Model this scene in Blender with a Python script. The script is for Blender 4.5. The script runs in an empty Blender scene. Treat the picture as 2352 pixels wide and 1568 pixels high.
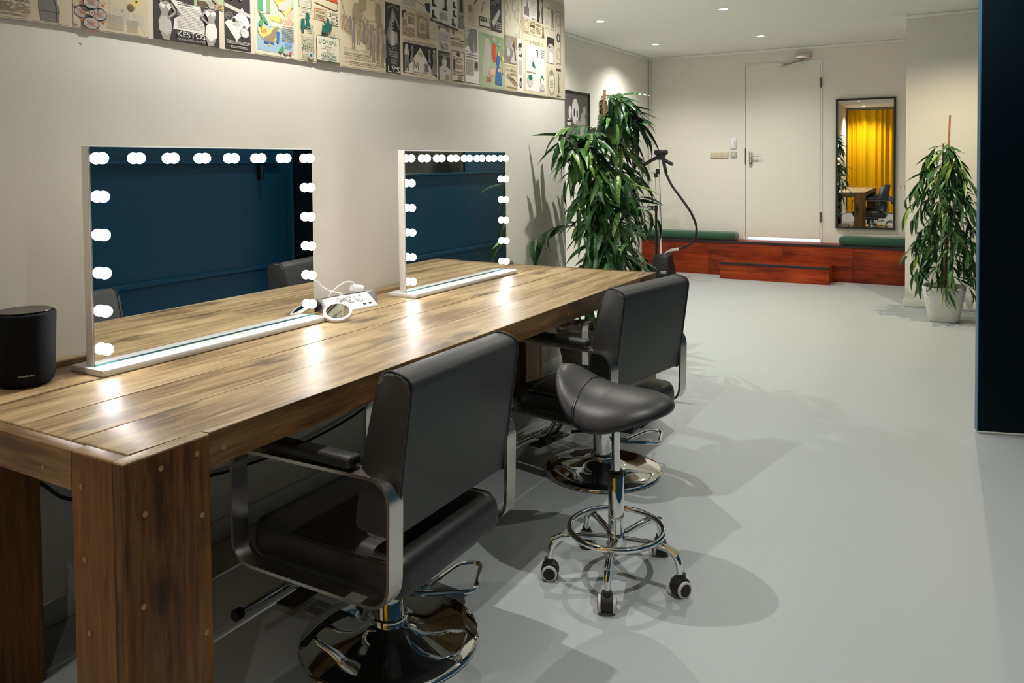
import bpy, bmesh, math, random
from mathutils import Vector, Matrix, Euler
PI = math.pi
R = math.radians
scene = bpy.context.scene
COL = scene.collection

# ------------------------------------------------------------------ camera
cam_data = bpy.data.cameras.new('camera')
cam = bpy.data.objects.new('camera', cam_data)
COL.objects.link(cam)
YAW, PITCH, ROLL = 0.5227, 0.0310, -0.0093
fw = Vector((-math.sin(YAW)*math.cos(PITCH), math.cos(YAW)*math.cos(PITCH), -math.sin(PITCH)))
rt = Vector((math.cos(YAW), math.sin(YAW), 0))
up = rt.cross(fw)
rt2 = rt*math.cos(ROLL) + up*math.sin(ROLL)
up2 = up*math.cos(ROLL) - rt*math.sin(ROLL)
m = Matrix((rt2, up2, -fw)).transposed().to_4x4()
m.translation = Vector((2.4015, -0.947, 1.3521))
cam.matrix_world = m
cam_data.sensor_width = 36.0
cam_data.lens = 1825.35 / 2352 * 36.0
cam_data.shift_y = (430.54 - 784.0) / 2352.0
cam_data.clip_start = 0.05
cam_data.dof.use_dof = False
scene.camera = cam

# ------------------------------------------------------------------ world (daylight outside, seen only through the gap under the back door)
w = bpy.data.worlds.new('daylight')
scene.world = w
w.use_nodes = True
w.node_tree.nodes['Background'].inputs[0].default_value = (0.80, 0.88, 1.0, 1)
w.node_tree.nodes['Background'].inputs[1].default_value = 1.25

# ------------------------------------------------------------------ exposure
scene.view_settings.view_transform = 'Standard'
scene.view_settings.look = 'None'
scene.view_settings.gamma = 1.0
scene.view_settings.use_curve_mapping = False
scene.view_settings.exposure = 0.0
scene.cycles.max_bounces = 8
scene.cycles.diffuse_bounces = 4
scene.cycles.glossy_bounces = 5
scene.cycles.caustics_reflective = False
scene.cycles.caustics_refractive = False
scene.cycles.sample_clamp_indirect = 4.0
scene.cycles.use_denoising = True

SPOT_W = 86.0
LAMP_COL = (1.0, 0.985, 0.92)
BULB_E = 60.0
CEIL = 2.66
# (x, y, power factor, in the photograph)
LAMPS = [(-.578, 5.894, 1.15), (-.64, 7.567, 1.0), (.556, 5.93, .70), (.49, 7.621, .78),
         (-.6, 4.2, 1.5), (.60, 3.42, 1.25), (.52, 1.22, 1.18), (.55, -.90, .34), (.50, -2.95, 1.7),
         (2.45, 1.02, 1.25), (2.40, -1.6, .6), (2.35, 3.15, .70), (2.36, 6.15, 1.6)]
WX = 0.055          # face of the wall behind the table

# ------------------------------------------------------------------ helpers
def link(o):
    COL.objects.link(o); return o

def tag(o, label=None, cat=None, group=None, kind=None):
    if label: o['label'] = label
    if cat: o['category'] = cat
    if group: o['group'] = group
    if kind: o['kind'] = kind
    return o

def thing(name, label, cat, loc=(0, 0, 0), rz=0.0, group=None):
    o = bpy.data.objects.new(name, None)
    o.empty_display_size = .1
    link(o); o.location = loc; o.rotation_euler = (0, 0, rz)
    return tag(o, label, cat, group)

def obj(name, bm, mats, parent=None, world=False, smooth=True, ang=38, label=None):
    """link bm as one mesh object; world=True: the vertices are in world space, made local to the (unrotated) parent chain"""
    if world and parent is not None:
        M = Matrix.Identity(4); q = parent
        while q is not None:
            M = q.matrix_basis @ M; q = q.parent
        bmesh.ops.transform(bm, matrix=M.inverted(), verts=bm.verts)
    bmesh.ops.recalc_face_normals(bm, faces=bm.faces)
    me = bpy.data.meshes.new(name)
    bm.to_mesh(me); bm.free()
    if not isinstance(mats, (list, tuple)): mats = [mats]
    for mm in mats: me.materials.append(mm)
    if smooth:
        me.shade_smooth(); me.set_sharp_from_angle(angle=R(ang))
    o = link(bpy.data.objects.new(name, me))
    if parent is not None: o.parent = parent
    if label: o['label'] = label
    return o

def struct(name, bm, mats, parent=None, **k):
    o = obj(name, bm, mats, parent, **k)
    if parent is None: o['kind'] = 'structure'
    return o

def BM(): return bmesh.new()

def box(bm, x0, x1, y0, y1, z0, z1, bev=0.0, seg=2, mat=0):
    r = bmesh.ops.create_cube(bm, size=1.0)
    vs = r['verts']
    for v in vs:
        v.co = Vector(((x0+x1)/2 + v.co.x*(x1-x0), (y0+y1)/2 + v.co.y*(y1-y0), (z0+z1)/2 + v.co.z*(z1-z0)))
    fs = set(f for v in vs for f in v.link_faces)
    for f in fs: f.material_index = mat
    if bev > 0:
        es = list(set(e for v in vs for e in v.link_edges))
        r = bmesh.ops.bevel(bm, geom=es, offset=bev, offset_type='OFFSET', segments=seg, profile=.5, affect='EDGES')
        for f in r['faces']: f.material_index = mat
    return vs

def prism(bm, pts, fn, d0, d1, mat=0, bev=0.0, seg=2):
    """polygon pts (2D) extruded: fn(u, v, d) -> 3D"""
    a = [bm.verts.new(fn(u, v, d0)) for u, v in pts]
    b = [bm.verts.new(fn(u, v, d1)) for u, v in pts]
    n = len(pts); fs = []
    fs.append(bm.faces.new(a)); fs.append(bm.faces.new(b[::-1]))
    for i in range(n):
        j = (i+1) % n
        fs.append(bm.faces.new((a[j], a[i], b[i], b[j])))
    for f in fs: f.material_index = mat
    if bev > 0:
        es = [e for e in set(e for f in fs[:2] for e in f.edges)]
        r = bmesh.ops.bevel(bm, geom=es, offset=bev, offset_type='OFFSET', segments=seg, profile=.5, affect='EDGES')
        for f in r['faces']: f.material_index = mat
    return fs

def lathe(bm, prof, n=32, c=(0, 0), mat=0, closed_top=True, closed_bot=True):
    rings = []
    for r, z in prof:
        if r < 1e-6:
            rings.append([bm.verts.new((c[0], c[1], z))])
        else:
            rings.append([bm.verts.new((c[0]+r*math.cos(2*PI*k/n), c[1]+r*math.sin(2*PI*k/n), z)) for k in range(n)])
    for a, b in zip(rings, rings[1:]):
        for k in range(n):
            k2 = (k+1) % n
            if len(a) == 1 and len(b) == 1: continue
            if len(a) == 1: f = bm.faces.new((a[0], b[k], b[k2]))
            elif len(b) == 1: f = bm.faces.new((a[k], a[k2], b[0]))
            else: f = bm.faces.new((a[k], a[k2], b[k2], b[k]))
            f.material_index = mat
    if closed_bot and len(rings[0]) > 1: bm.faces.new(rings[0][::-1]).material_index = mat
    if closed_top and len(rings[-1]) > 1: bm.faces.new(rings[-1]).material_index = mat

def tube(bm, pts, r, n=10, closed=False, mat=0):
    pts = [Vector(p) for p in pts]; N = len(pts)
    rad = r if isinstance(r, (list, tuple)) else [r]*N
    rings = []; prev = None
    for i, p in enumerate(pts):
        if closed: t = pts[(i+1) % N] - pts[i-1]
        else: t = pts[min(i+1, N-1)] - pts[max(i-1, 0)]
        if t.length < 1e-9: t = Vector((0, 0, 1))
        t.normalize()
        if prev is None:
            a = Vector((0, 0, 1)) if abs(t.z) < .9 else Vector((1, 0, 0))
            u = t.cross(a).normalized()
        else:
            u = prev - t*prev.dot(t)
            u = u.normalized() if u.length > 1e-6 else t.orthogonal().normalized()
        prev = u; v = t.cross(u)
        rings.append([bm.verts.new(p + (u*math.cos(2*PI*k/n) + v*math.sin(2*PI*k/n))*rad[i]) for k in range(n)])
    M = N if closed else N-1
    for i in range(M):
        a, b = rings[i], rings[(i+1) % N]
        for k in range(n):
            bm.faces.new((a[k], a[(k+1) % n], b[(k+1) % n], b[k])).material_index = mat
    if not closed:
        bm.faces.new(rings[0][::-1]).material_index = mat
        bm.faces.new(rings[-1]).material_index = mat

def spline(pts, sub=6, closed=False):
    P = [Vector(p) for p in pts]; N = len(P); out = []
    for i in range(N if closed else N-1):
        if closed: a, b, c, d = P[i-1], P[i], P[(i+1) % N], P[(i+2) % N]
        else: a, b, c, d = P[max(i-1, 0)], P[i], P[i+1], P[min(i+2, N-1)]
        for k in range(sub):
            t = k/sub
            out.append(.5*((2*b) + (c-a)*t + (2*a-5*b+4*c-d)*t*t + (3*b-a-3*c+d)*t**3))
    if not closed: out.append(P[-1])
    return out

def rounded(pts, rad, seg=5, closed=True):
    """round the corners of a 2D or 3D polyline with arcs (quadratic)"""
    P = [Vector(p) for p in pts]; N = len(P); out = []
    rr = rad if isinstance(rad, (list, tuple)) else [rad]*N
    for i in range(N):
        if not closed and i in (0, N-1): out.append(P[i]); continue
        a, b, c = P[i-1], P[i], P[(i+1) % N]
        d1 = (a-b).normalized()*rr[i]; d2 = (c-b).normalized()*rr[i]
        if rr[i] <= 0: out.append(b); continue
        for k in range(seg+1):
            t = k/seg
            out.append((b+d1)*(1-t)**2 + b*2*t*(1-t) + (b+d2)*t*t)
    return out

def ball(bm, c, r, seg=16, rings=10, mat=0, sc=(1, 1, 1)):
    mt = Matrix.Translation(c) @ Matrix.Diagonal((*sc, 1))
    res = bmesh.ops.create_uvsphere(bm, u_segments=seg, v_segments=rings, radius=r, matrix=mt)
    for f in set(f for v in res['verts'] for f in v.link_faces): f.material_index = mat

def disc_cyl(bm, c, axis, r, h, n=20, mat=0, bev=0.0):
    """cylinder centred at c along axis"""
    q = Vector((0, 0, 1)).rotation_difference(Vector(axis).normalized()).to_matrix().to_4x4()
    mt = Matrix.Translation(c) @ q
    res = bmesh.ops.create_cone(bm, cap_ends=True, segments=n, radius1=r, radius2=r, depth=h, matrix=mt)
    fs = set(f for v in res['verts'] for f in v.link_faces)
    for f in fs: f.material_index = mat
    if bev > 0:
        es = [e for e in set(e for v in res['verts'] for e in v.link_edges) if any(len(f.verts) > 4 for f in e.link_faces)]
        r2 = bmesh.ops.bevel(bm, geom=es, offset=bev, offset_type='OFFSET', segments=2, profile=.5, affect='EDGES')
        for f in r2['faces']: f.material_index = mat

# ------------------------------------------------------------------ materials
MATS = {}
def nt(name):
    m = bpy.data.materials.new(name); m.use_nodes = True
    return m, m.node_tree.nodes, m.node_tree.links, m.node_tree.nodes['Principled BSDF']

def mat(name, col, rough=.5, metal=0.0, spec=.5, coat=0.0, coat_r=.1, emit=0.0, ecol=None, bump=0.0, bscale=200.0, var=0.0, vscale=3.0, sheen=0.0):
    if name in MATS: return MATS[name]
    m, N, L, b = nt(name)
    b.inputs['Base Color'].default_value = (*col, 1)
    b.inputs['Roughness'].default_value = rough
    b.inputs['Metallic'].default_value = metal
    b.inputs['Specular IOR Level'].default_value = spec
    b.inputs['Coat Weight'].default_value = coat
    b.inputs['Coat Roughness'].default_value = coat_r
    b.inputs['Sheen Weight'].default_value = sheen
    if emit:
        b.inputs['Emission Color'].default_value = (*(ecol or col), 1)
        b.inputs['Emission Strength'].default_value = emit
    tc = N.new('ShaderNodeTexCoord')
    if var > 0:
        n = N.new('ShaderNodeTexNoise'); n.inputs['Scale'].default_value = vscale; n.inputs['Detail'].default_value = 5
        L.new(tc.outputs['Object'], n.inputs['Vector'])
        mx = N.new('ShaderNodeMix'); mx.data_type = 'RGBA'
        mx.inputs['A'].default_value = (*[c*(1-var) for c in col], 1)
        mx.inputs['B'].default_value = (*[min(1, c*(1+var)) for c in col], 1)
        L.new(n.outputs['Fac'], mx.inputs['Factor']); L.new(mx.outputs['Result'], b.inputs['Base Color'])
    if bump > 0:
        n2 = N.new('ShaderNodeTexNoise'); n2.inputs['Scale'].default_value = bscale; n2.inputs['Detail'].default_value = 3
        L.new(tc.outputs['Object'], n2.inputs['Vector'])
        bp = N.new('ShaderNodeBump'); bp.inputs['Strength'].default_value = bump; bp.inputs['Distance'].default_value = .002
        L.new(n2.outputs['Fac'], bp.inputs['Height']); L.new(bp.outputs['Normal'], b.inputs['Normal'])
    MATS[name] = m
    return m

def wood(name, dark, mid, light, axis='y', rough=.3, coat=.0, scale=1.0, bump=.25, knots=.5, spec=.5, grain=1.0):
    """procedural timber: long grain along one axis, growth-ring bands, knots, a little relief"""
    if name in MATS: return MATS[name]
    m, N, L, b = nt(name)
    tc = N.new('ShaderNodeTexCoord'); oi = N.new('ShaderNodeObjectInfo')
    ad = N.new('ShaderNodeVectorMath'); ad.operation = 'ADD'
    cmb = N.new('ShaderNodeCombineXYZ')
    mul = N.new('ShaderNodeMath'); mul.operation = 'MULTIPLY'; mul.inputs[1].default_value = 37.0
    L.new(oi.outputs['Random'], mul.inputs[0])
    for i in range(3): L.new(mul.outputs[0], cmb.inputs[i])
    L.new(tc.outputs['Object'], ad.inputs[0]); L.new(cmb.outputs[0], ad.inputs[1])
    s = {'x': (.9, 12, 12), 'y': (12, .9, 12), 'z': (12, 12, .9)}[axis]
    mp = N.new('ShaderNodeMapping'); mp.inputs['Scale'].default_value = [q*scale for q in s]
    L.new(ad.outputs[0], mp.inputs['Vector'])
    n1 = N.new('ShaderNodeTexNoise'); n1.inputs['Scale'].default_value = 1.3; n1.inputs['Detail'].default_value = 9
    n1.inputs['Roughness'].default_value = .62; n1.inputs['Distortion'].default_value = .5
    L.new(mp.outputs[0], n1.inputs['Vector'])
    n2 = N.new('ShaderNodeTexNoise'); n2.inputs['Scale'].default_value = 6.0*grain; n2.inputs['Detail'].default_value = 6; n2.inputs['Roughness'].default_value = .7
    L.new(mp.outputs[0], n2.inputs['Vector'])
    # broad patches
    n3 = N.new('ShaderNodeTexNoise'); n3.inputs['Scale'].default_value = 2.2; n3.inputs['Detail'].default_value = 3
    L.new(ad.outputs[0], n3.inputs['Vector'])
    mx1 = N.new('ShaderNodeMix'); mx1.data_type = 'FLOAT'; mx1.inputs['Factor'].default_value = .50
    L.new(n1.outputs['Fac'], mx1.inputs['A']); L.new(n2.outputs['Fac'], mx1.inputs['B'])
    mx2 = N.new('ShaderNodeMix'); mx2.data_type = 'FLOAT'; mx2.inputs['Factor'].default_value = .28
    L.new(mx1.outputs['Result'], mx2.inputs['A']); L.new(n3.outputs['Fac'], mx2.inputs['B'])
    # knots: sparse voronoi cells stretched along the grain
    mk = N.new('ShaderNodeMapping')
    mk.inputs['Scale'].default_value = {'x': (2.2, 6, 6), 'y': (6, 2.2, 6), 'z': (6, 6, 2.2)}[axis]
    L.new(ad.outputs[0], mk.inputs['Vector'])
    dn = N.new('ShaderNodeTexNoise'); dn.inputs['Scale'].default_value = 6; dn.inputs['Detail'].default_value = 2
    L.new(mk.outputs[0], dn.inputs['Vector'])
    am = N.new('ShaderNodeVectorMath'); am.operation = 'MULTIPLY_ADD'; am.inputs[1].default_value = (.35, .35, .35)
    L.new(dn.outputs['Color'], am.inputs[0]); L.new(mk.outputs[0], am.inputs[2])
    vo = N.new('ShaderNodeTexVoronoi'); vo.inputs['Scale'].default_value = 1.0
    L.new(am.outputs[0], vo.inputs['Vector'])
    kr = N.new('ShaderNodeMapRange'); kr.inputs['From Min'].default_value = .06; kr.inputs['From Max'].default_value = .30
    kr.inputs['To Min'].default_value = 1.0; kr.inputs['To Max'].default_value = 0.0
    L.new(vo.outputs['Distance'], kr.inputs['Value'])
    ramp = N.new('ShaderNodeValToRGB')
    ramp.color_ramp.elements[0].position = .41; ramp.color_ramp.elements[0].color = (*dark, 1)
    ramp.color_ramp.elements[1].position = .60; ramp.color_ramp.elements[1].color = (*light, 1)
    e = ramp.color_ramp.elements.new(.50); e.color = (*mid, 1)
    L.new(mx2.outputs['Result'], ramp.inputs['Fac'])
    km = N.new('ShaderNodeMath'); km.operation = 'MULTIPLY'; km.inputs[1].default_value = knots
    L.new(kr.outputs[0], km.inputs[0])
    mc = N.new('ShaderNodeMix'); mc.data_type = 'RGBA'
    mc.inputs['B'].default_value = (*[c*.35 for c in dark], 1)
    L.new(km.outputs[0], mc.inputs['Factor']); L.new(ramp.outputs['Color'], mc.inputs['A'])
    ck = N.new('ShaderNodeMapping'); ck.inputs['Scale'].default_value = {'x': (1.3, 42, 42), 'y': (42, 1.3, 42), 'z': (42, 42, 1.3)}[axis]
    L.new(ad.outputs[0], ck.inputs['Vector'])
    cn = N.new('ShaderNodeTexNoise'); cn.inputs['Scale'].default_value = 1.0; cn.inputs['Detail'].default_value = 4; cn.inputs['Distortion'].default_value = .8
    L.new(ck.outputs[0], cn.inputs['Vector'])
    cr = N.new('ShaderNodeMapRange'); cr.inputs['From Min'].default_value = .64; cr.inputs['From Max'].default_value = .72; cr.inputs['To Max'].default_value = .55
    L.new(cn.outputs['Fac'], cr.inputs['Value'])
    mc2 = N.new('ShaderNodeMix'); mc2.data_type = 'RGBA'; mc2.inputs['B'].default_value = (*[c*.45 for c in dark], 1)
    L.new(cr.outputs[0], mc2.inputs['Factor']); L.new(mc.outputs['Result'], mc2.inputs['A'])
    mc = mc2
    # per-board tint
    hv = N.new('ShaderNodeHueSaturation')
    mr = N.new('ShaderNodeMapRange'); mr.inputs['To Min'].default_value = .86; mr.inputs['To Max'].default_value = 1.14
    L.new(oi.outputs['Random'], mr.inputs['Value']); L.new(mr.outputs[0], hv.inputs['Value'])
    L.new(mc.outputs['Result'], hv.inputs['Color']); L.new(hv.outputs['Color'], b.inputs['Base Color'])
    rr = N.new('ShaderNodeMapRange'); rr.inputs['To Min'].default_value = rough-.07; rr.inputs['To Max'].default_value = rough+.12
    L.new(n2.outputs['Fac'], rr.inputs['Value']); L.new(rr.outputs[0], b.inputs['Roughness'])
    b.inputs['Specular IOR Level'].default_value = spec
    b.inputs['Coat Weight'].default_value = coat; b.inputs['Coat Roughness'].default_value = .22
    bp = N.new('ShaderNodeBump'); bp.inputs['Strength'].default_value = bump; bp.inputs['Distance'].default_value = .004
    L.new(mx1.outputs['Result'], bp.inputs['Height']); L.new(bp.outputs['Normal'], b.inputs['Normal'])
    MATS[name] = m
    return m

M_WALL = mat('warm_white_wall', (.78, .75, .665), .75, bump=.12, bscale=90, var=.02)
M_CEIL = mat('ceiling_white', (.86, .86, .80), .85)
M_FLOOR = mat('grey_floor', (.395, .425, .430), .42, bump=.03, bscale=40, var=.03, vscale=1.2)
M_TRIM = mat('white_trim', (.74, .72, .66), .5)
M_BLUE = mat('blue_paint', (.0030, .040, .082), .40, spec=.2, bump=.05, bscale=60)
M_BLUED = mat('navy_door_paint', (.0014, .0060, .0095), .5, spec=.15)
M_DOOR = mat('door_white', (.77, .76, .66), .5)
M_WHITE = mat('white_lacquer', (.80, .79, .78), .3)
M_PLASTIC = mat('white_plastic', (.80, .80, .79), .35)
M_MIRROR = mat('mirror_silver', (.90, .93, .92), .0, metal=1.0)
M_GLASS_EDGE = mat('glass_edge_teal', (.01, .10, .10), .1)
M_BULB = mat('lit_bulb', (1, .99, .97), .4, emit=BULB_E, ecol=(1.0, .975, .95))
M_LED = mat('lit_downlight', (1, 1, 1), .4, emit=9.0, ecol=(1.0, .97, .90))
M_BLACK = mat('black_plastic', (.007, .007, .0075), .38, spec=.35)
M_BLACKM = mat('matt_black', (.010, .010, .010), .6)
M_LEATHER = mat('charcoal_leatherette', (.030, .031, .031), .45, bump=.10, bscale=350)
M_LEATHER2 = mat('black_leather', (.019, .019, .020), .42, bump=.14, bscale=260)
M_SEAM = mat('black_piping', (.012, .012, .013), .4)
M_CHROME = mat('chrome', (.82, .82, .82), .04, metal=1.0)
M_STEEL = mat('brushed_steel', (.62, .59, .54), .27, metal=1.0, bump=.05, bscale=300)
M_TOP = wood('aged_table_top', (.150, .088, .040), (.325, .220, .112), (.50, .365, .20), 'y', .37, .0, 1.0, .25, .85)
M_TOPX = wood('aged_rail_top', (.095, .045, .014), (.20, .105, .034), (.31, .18, .068), 'x', .40, .0, 1.0, .22, .6)
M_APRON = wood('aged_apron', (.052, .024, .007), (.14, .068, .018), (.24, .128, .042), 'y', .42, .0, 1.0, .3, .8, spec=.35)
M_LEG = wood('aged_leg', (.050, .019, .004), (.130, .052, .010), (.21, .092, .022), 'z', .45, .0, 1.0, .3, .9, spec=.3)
M_PEG = mat('wood_peg', (.30, .17, .06), .5)
M_RED = wood('red_stained_ply', (.10, .011, .002), (.23, .026, .004), (.36, .052, .008), 'x', .45, .0, .7, .05, .6, spec=.25)
M_GREEN = mat('green_velour', (.006, .060, .026), .75, sheen=.4, bump=.1, bscale=250)
M_PAPER = mat('paper_cream', (.60, .52, .36), .7, var=.06, vscale=6)
# ------------------------------------------------------------------ room shell
XA, YB, XC, YC = -1.146, 8.72, 1.893, 7.16
b = BM(); box(b, -1.35, 3.0, -3.75, 8.95, -.1, 0); struct('floor', b, M_FLOOR, smooth=False)
b = BM(); box(b, -1.35, 3.0, -3.75, 8.95, CEIL, CEIL+.1); struct('ceiling', b, M_CEIL, smooth=False)
b = BM(); box(b, -.12, WX, -3.75, 3.84, 0, CEIL); struct('wall_left', b, M_WALL, smooth=False)
b = BM(); box(b, -1.25, -.12, 3.74, 3.84, 0, CEIL); struct('wall_return', b, M_WALL, smooth=False)
b = BM(); box(b, -1.25, XA, 3.84, 8.85, 0, CEIL); struct('wall_alcove', b, M_WALL, smooth=False)
DX0, DX1, DZ0, DZ1 = .069, .919, .405, 2.479
b = BM()
box(b, XA-.1, DX0, YB, YB+.12, 0, CEIL); box(b, DX1, XC+.1, YB, YB+.12, 0, CEIL)
box(b, DX0, DX1, YB, YB+.12, DZ1, CEIL); box(b, DX0, DX1, YB, YB+.12, 0, DZ0-.005)
struct('wall_back', b, M_WALL, smooth=False)
b = BM(); box(b, XC, 3.0, YC, 8.85, 0, CEIL); struct('wall_corner', b, M_WALL, smooth=False)
b = BM(); box(b, 2.80, 2.92, -3.75, YC, 0, CEIL); struct('wall_right', b, M_BLUE, smooth=False)
b = BM(); box(b, -.12, 2.92, -3.75, -3.65, 0, CEIL); struct('wall_front', b, M_WALL, smooth=False)

def baseboard(name, pts_box, axis):
    b = BM(); x0, x1, y0, y1 = pts_box
    box(b, x0, x1, y0, y1, 0, .074, .006, 2)
    return struct(name, b, M_TRIM)
baseboard('baseboard_left', (WX, WX+.014, -3.6, 3.853), 'y')
baseboard('baseboard_corner', (XC-.013, 2.8, YC-.013, YC), 'x')
baseboard('baseboard_alcove', (XA, XA+.013, 3.84, 8.42), 'y')
b = BM(); box(b, XA, XC, YB-.022, YB, CEIL-.03, CEIL, .006, 1); struct('trim_1', b, M_CEIL)
b = BM(); box(b, XA, XA+.022, 3.84, YB, CEIL-.03, CEIL, .006, 1); struct('trim_2', b, M_CEIL)
b = BM(); box(b, XC-.01, 2.8, YC-.022, YC, CEIL-.03, CEIL, .006, 1); struct('trim_3', b, M_CEIL)
b = BM(); tube(b, [(XA+.022, YB-.02, .41), (XA+.022, YB-.02, CEIL-.03)], .011, 8); struct('trim_4', b, M_TRIM)
# blue wall rails and a dark serving hatch, seen in the vanity mirrors
b = BM(); box(b, 2.775, 2.80, -3.6, 3.50, .565, .60, .006, 1); struct('trim_5', b, M_BLUE)
b = BM(); box(b, 2.775, 2.80, -3.6, 3.50, 1.36, 1.385, .006, 1); struct('trim_6', b, M_BLUE)
b = BM(); box(b, 2.765, 2.80, 3.70, 7.14, .42, .46, .006, 1); struct('trim_7', b, M_BLUE)
b = BM(); box(b, 2.765, 2.80, 3.70, 7.14, 1.235, 1.26, .006, 1); struct('trim_8', b, M_BLUE)
wn = thing('window_1', None, None, (2.80, 5.2, 1.8)); wn['kind'] = 'structure'
b = BM(); box(b, 2.785, 2.80, 4.30, 6.10, 1.262, 2.2); obj('pane', b, mat('dark_pane', (.012, .013, .016), .12), wn, world=True)
b = BM()
for (y0, y1, z0, z1) in ((4.26, 4.30, 1.262, 2.24), (6.10, 6.14, 1.262, 2.24), (4.26, 6.14, 2.2, 2.24)): box(b, 2.772, 2.80, y0, y1, z0, z1)
obj('window_frame', b, M_BLUE, wn, world=True)
hk = thing('handle_bracket', 'black handle hanging on the blue wall, seen reflected in the nearer lit mirror', 'handle', (2.79, 3.30, 1.3))
b = BM(); box(b, 2.752, 2.80, 3.285, 3.315, 1.245, 1.355, .006, 2); obj('grip', b, M_BLACK, hk, world=True)
b = BM(); box(b, 2.785, 2.80, 3.27, 3.33, 1.38, 1.44, .004, 1); obj('back_plate', b, M_BLACK, hk, world=True)

# back door
d1 = thing('door_1', None, None, (.494, YB, .44)); d1['kind'] = 'structure'
b = BM(); box(b, DX0+.006, DX1-.006, YB-.012, YB+.03, DZ0+.038, DZ1-.006, .003, 1); obj('door_leaf', b, M_DOOR, d1, world=True)
b = BM()
box(b, DX0-.034, DX0, YB-.010, YB, DZ0, DZ1+.02); box(b, DX1, DX1+.016, YB-.010, YB, DZ0, DZ1+.02); box(b, DX0, DX1, YB-.010, YB, DZ1, DZ1+.02)
obj('door_frame', b, M_DOOR, d1, world=True, smooth=False)
for z in (2.235, .70):
    b = BM(); tube(b, [(DX1+.003, YB-.022, z-.055), (DX1+.003, YB-.022, z+.055)], .011, 10); obj('hinge', b, mat('bronze_hinge', (.16, .13, .09), .4, metal=.8), d1, world=True)
b = BM(); box(b, .118, .152, YB-.020, YB-.012, 1.28, 1.46, .012, 3); hpl = obj('handle_plate', b, M_STEEL, d1, world=True)
b = BM(); tube(b, rounded([(.135, YB-.02, 1.405), (.135, YB-.065, 1.405), (.235, YB-.065, 1.41)], .02, 4, False), .010, 10); obj('handle', b, M_STEEL, d1, world=True)
b = BM(); disc_cyl(b, (.135, YB-.022, 1.32), (0, 1, 0), .009, .01, 12); obj('keyhole', b, M_BLACK, d1, world=True)
b = BM(); box(b, DX0-.003, DX0+.007, YB-.016, YB-.008, 1.31, 1.50); obj('lock_strip', b, mat('dark_strip', (.06, .05, .04), .5), d1, world=True)
cl = thing('door_closer', 'grey metal door closer mounted over the white back door', 'door closer', (.735, YB, 2.55))
b = BM(); box(b, .655, .815, YB-.055, YB, 2.525, 2.575, .008, 2); obj('body', b, M_STEEL, cl, world=True)
b = BM(); tube(b, [(.735, YB-.035, 2.527), (.735, YB-.04, 2.505), (.60, YB-.05, 2.475), (.515, YB-.05, 2.462)], .008, 8); obj('arm', b, mat('dull_grey_metal', (.25, .24, .21), .45, metal=.6), cl, world=True)
b = BM(); box(b, .49, .54, YB-.055, YB-.01, 2.450, 2.472, .004, 1); obj('arm_bracket', b, M_STEEL, cl, world=True)

# blue door leaf on the right, seen from its dark side
d2 = thing('door_2', None, None, (2.446, 3.541, 0), math.atan2(.056, .193)); d2['kind'] = 'structure'
b = BM(); box(b, 0, .354, 0, .035, .014, CEIL-.012, .003, 1); obj('door_leaf', b, M_BLUED, d2)
b = BM(); box(b, -.004, .0, 0, .037, .014, CEIL-.012); obj('edge_strip', b, mat('blue_edge', (.05, .14, .24), .4), d2)
b = BM(); disc_cyl(b, (.215, -.008, 1.378), (0, 1, 0), .012, .018, 14, bev=.003); obj('pull_knob', b, mat('red_knob', (.35, .03, .02), .4), d2)

# downlights
def downlight(x, y, f, label, group=None):
    t = thing('downlight', label, 'ceiling light', (x, y, CEIL), group=group)
    b = BM(); lathe(b, [(.036, -.001), (.047, -.001), (.047, -.004), (.043, -.007), (.037, -.006)], 28, closed_top=False, closed_bot=False)
    obj('trim_ring', b, M_WHITE, t)
    b = BM(); disc_cyl(b, (0, 0, -.004), (0, 0, 1), .0365, .005, 24); obj('lens', b, M_LED, t)
    ld = bpy.data.lights.new('spot', 'SPOT'); ld.energy = SPOT_W*f; ld.color = LAMP_COL if y < 5.5 or x < 2 else (1.0, .86, .62)
    ld.spot_size = R(142 if y > 4 else 130); ld.spot_blend = 1.0; ld.shadow_soft_size = .013
    o = link(bpy.data.objects.new('spot', ld)); o.parent = t; o.location = (0, 0, -.016)
LBL = {0: 'recessed ceiling spotlight nearer of the two along the left, above the pictures',
       1: 'recessed ceiling spotlight in the far left corner, above the leafy plant',
       2: 'recessed ceiling spotlight nearest the top edge of the photo, centre of the ceiling',
       3: 'recessed ceiling spotlight right in front of the white back door',
       7: 'recessed ceiling spotlight reflected in the tall wall mirror, the higher reflection',
       8: 'recessed ceiling spotlight reflected in the tall wall mirror, just above the curtain'}
OUT = {4: 'recessed ceiling spotlight hidden round the end of the collage wall', 5: 'recessed ceiling spotlight above the far end of the table',
       6: 'recessed ceiling spotlight above the nearer vanity mirror', 9: 'recessed ceiling spotlight by the blue wall opposite the nearer vanity mirror',
       10: 'recessed ceiling spotlight behind the camera by the blue wall', 11: 'recessed ceiling spotlight just in front of the open blue door',
       12: 'recessed ceiling spotlight behind the open blue door, near the potted plant'}
for i, (x, y, f) in enumerate(LAMPS):
    if i in LBL: downlight(x, y, f, LBL[i], 'ceiling spotlights')
    else: downlight(x, y, f, OUT[i], 'ceiling spotlights')

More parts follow.
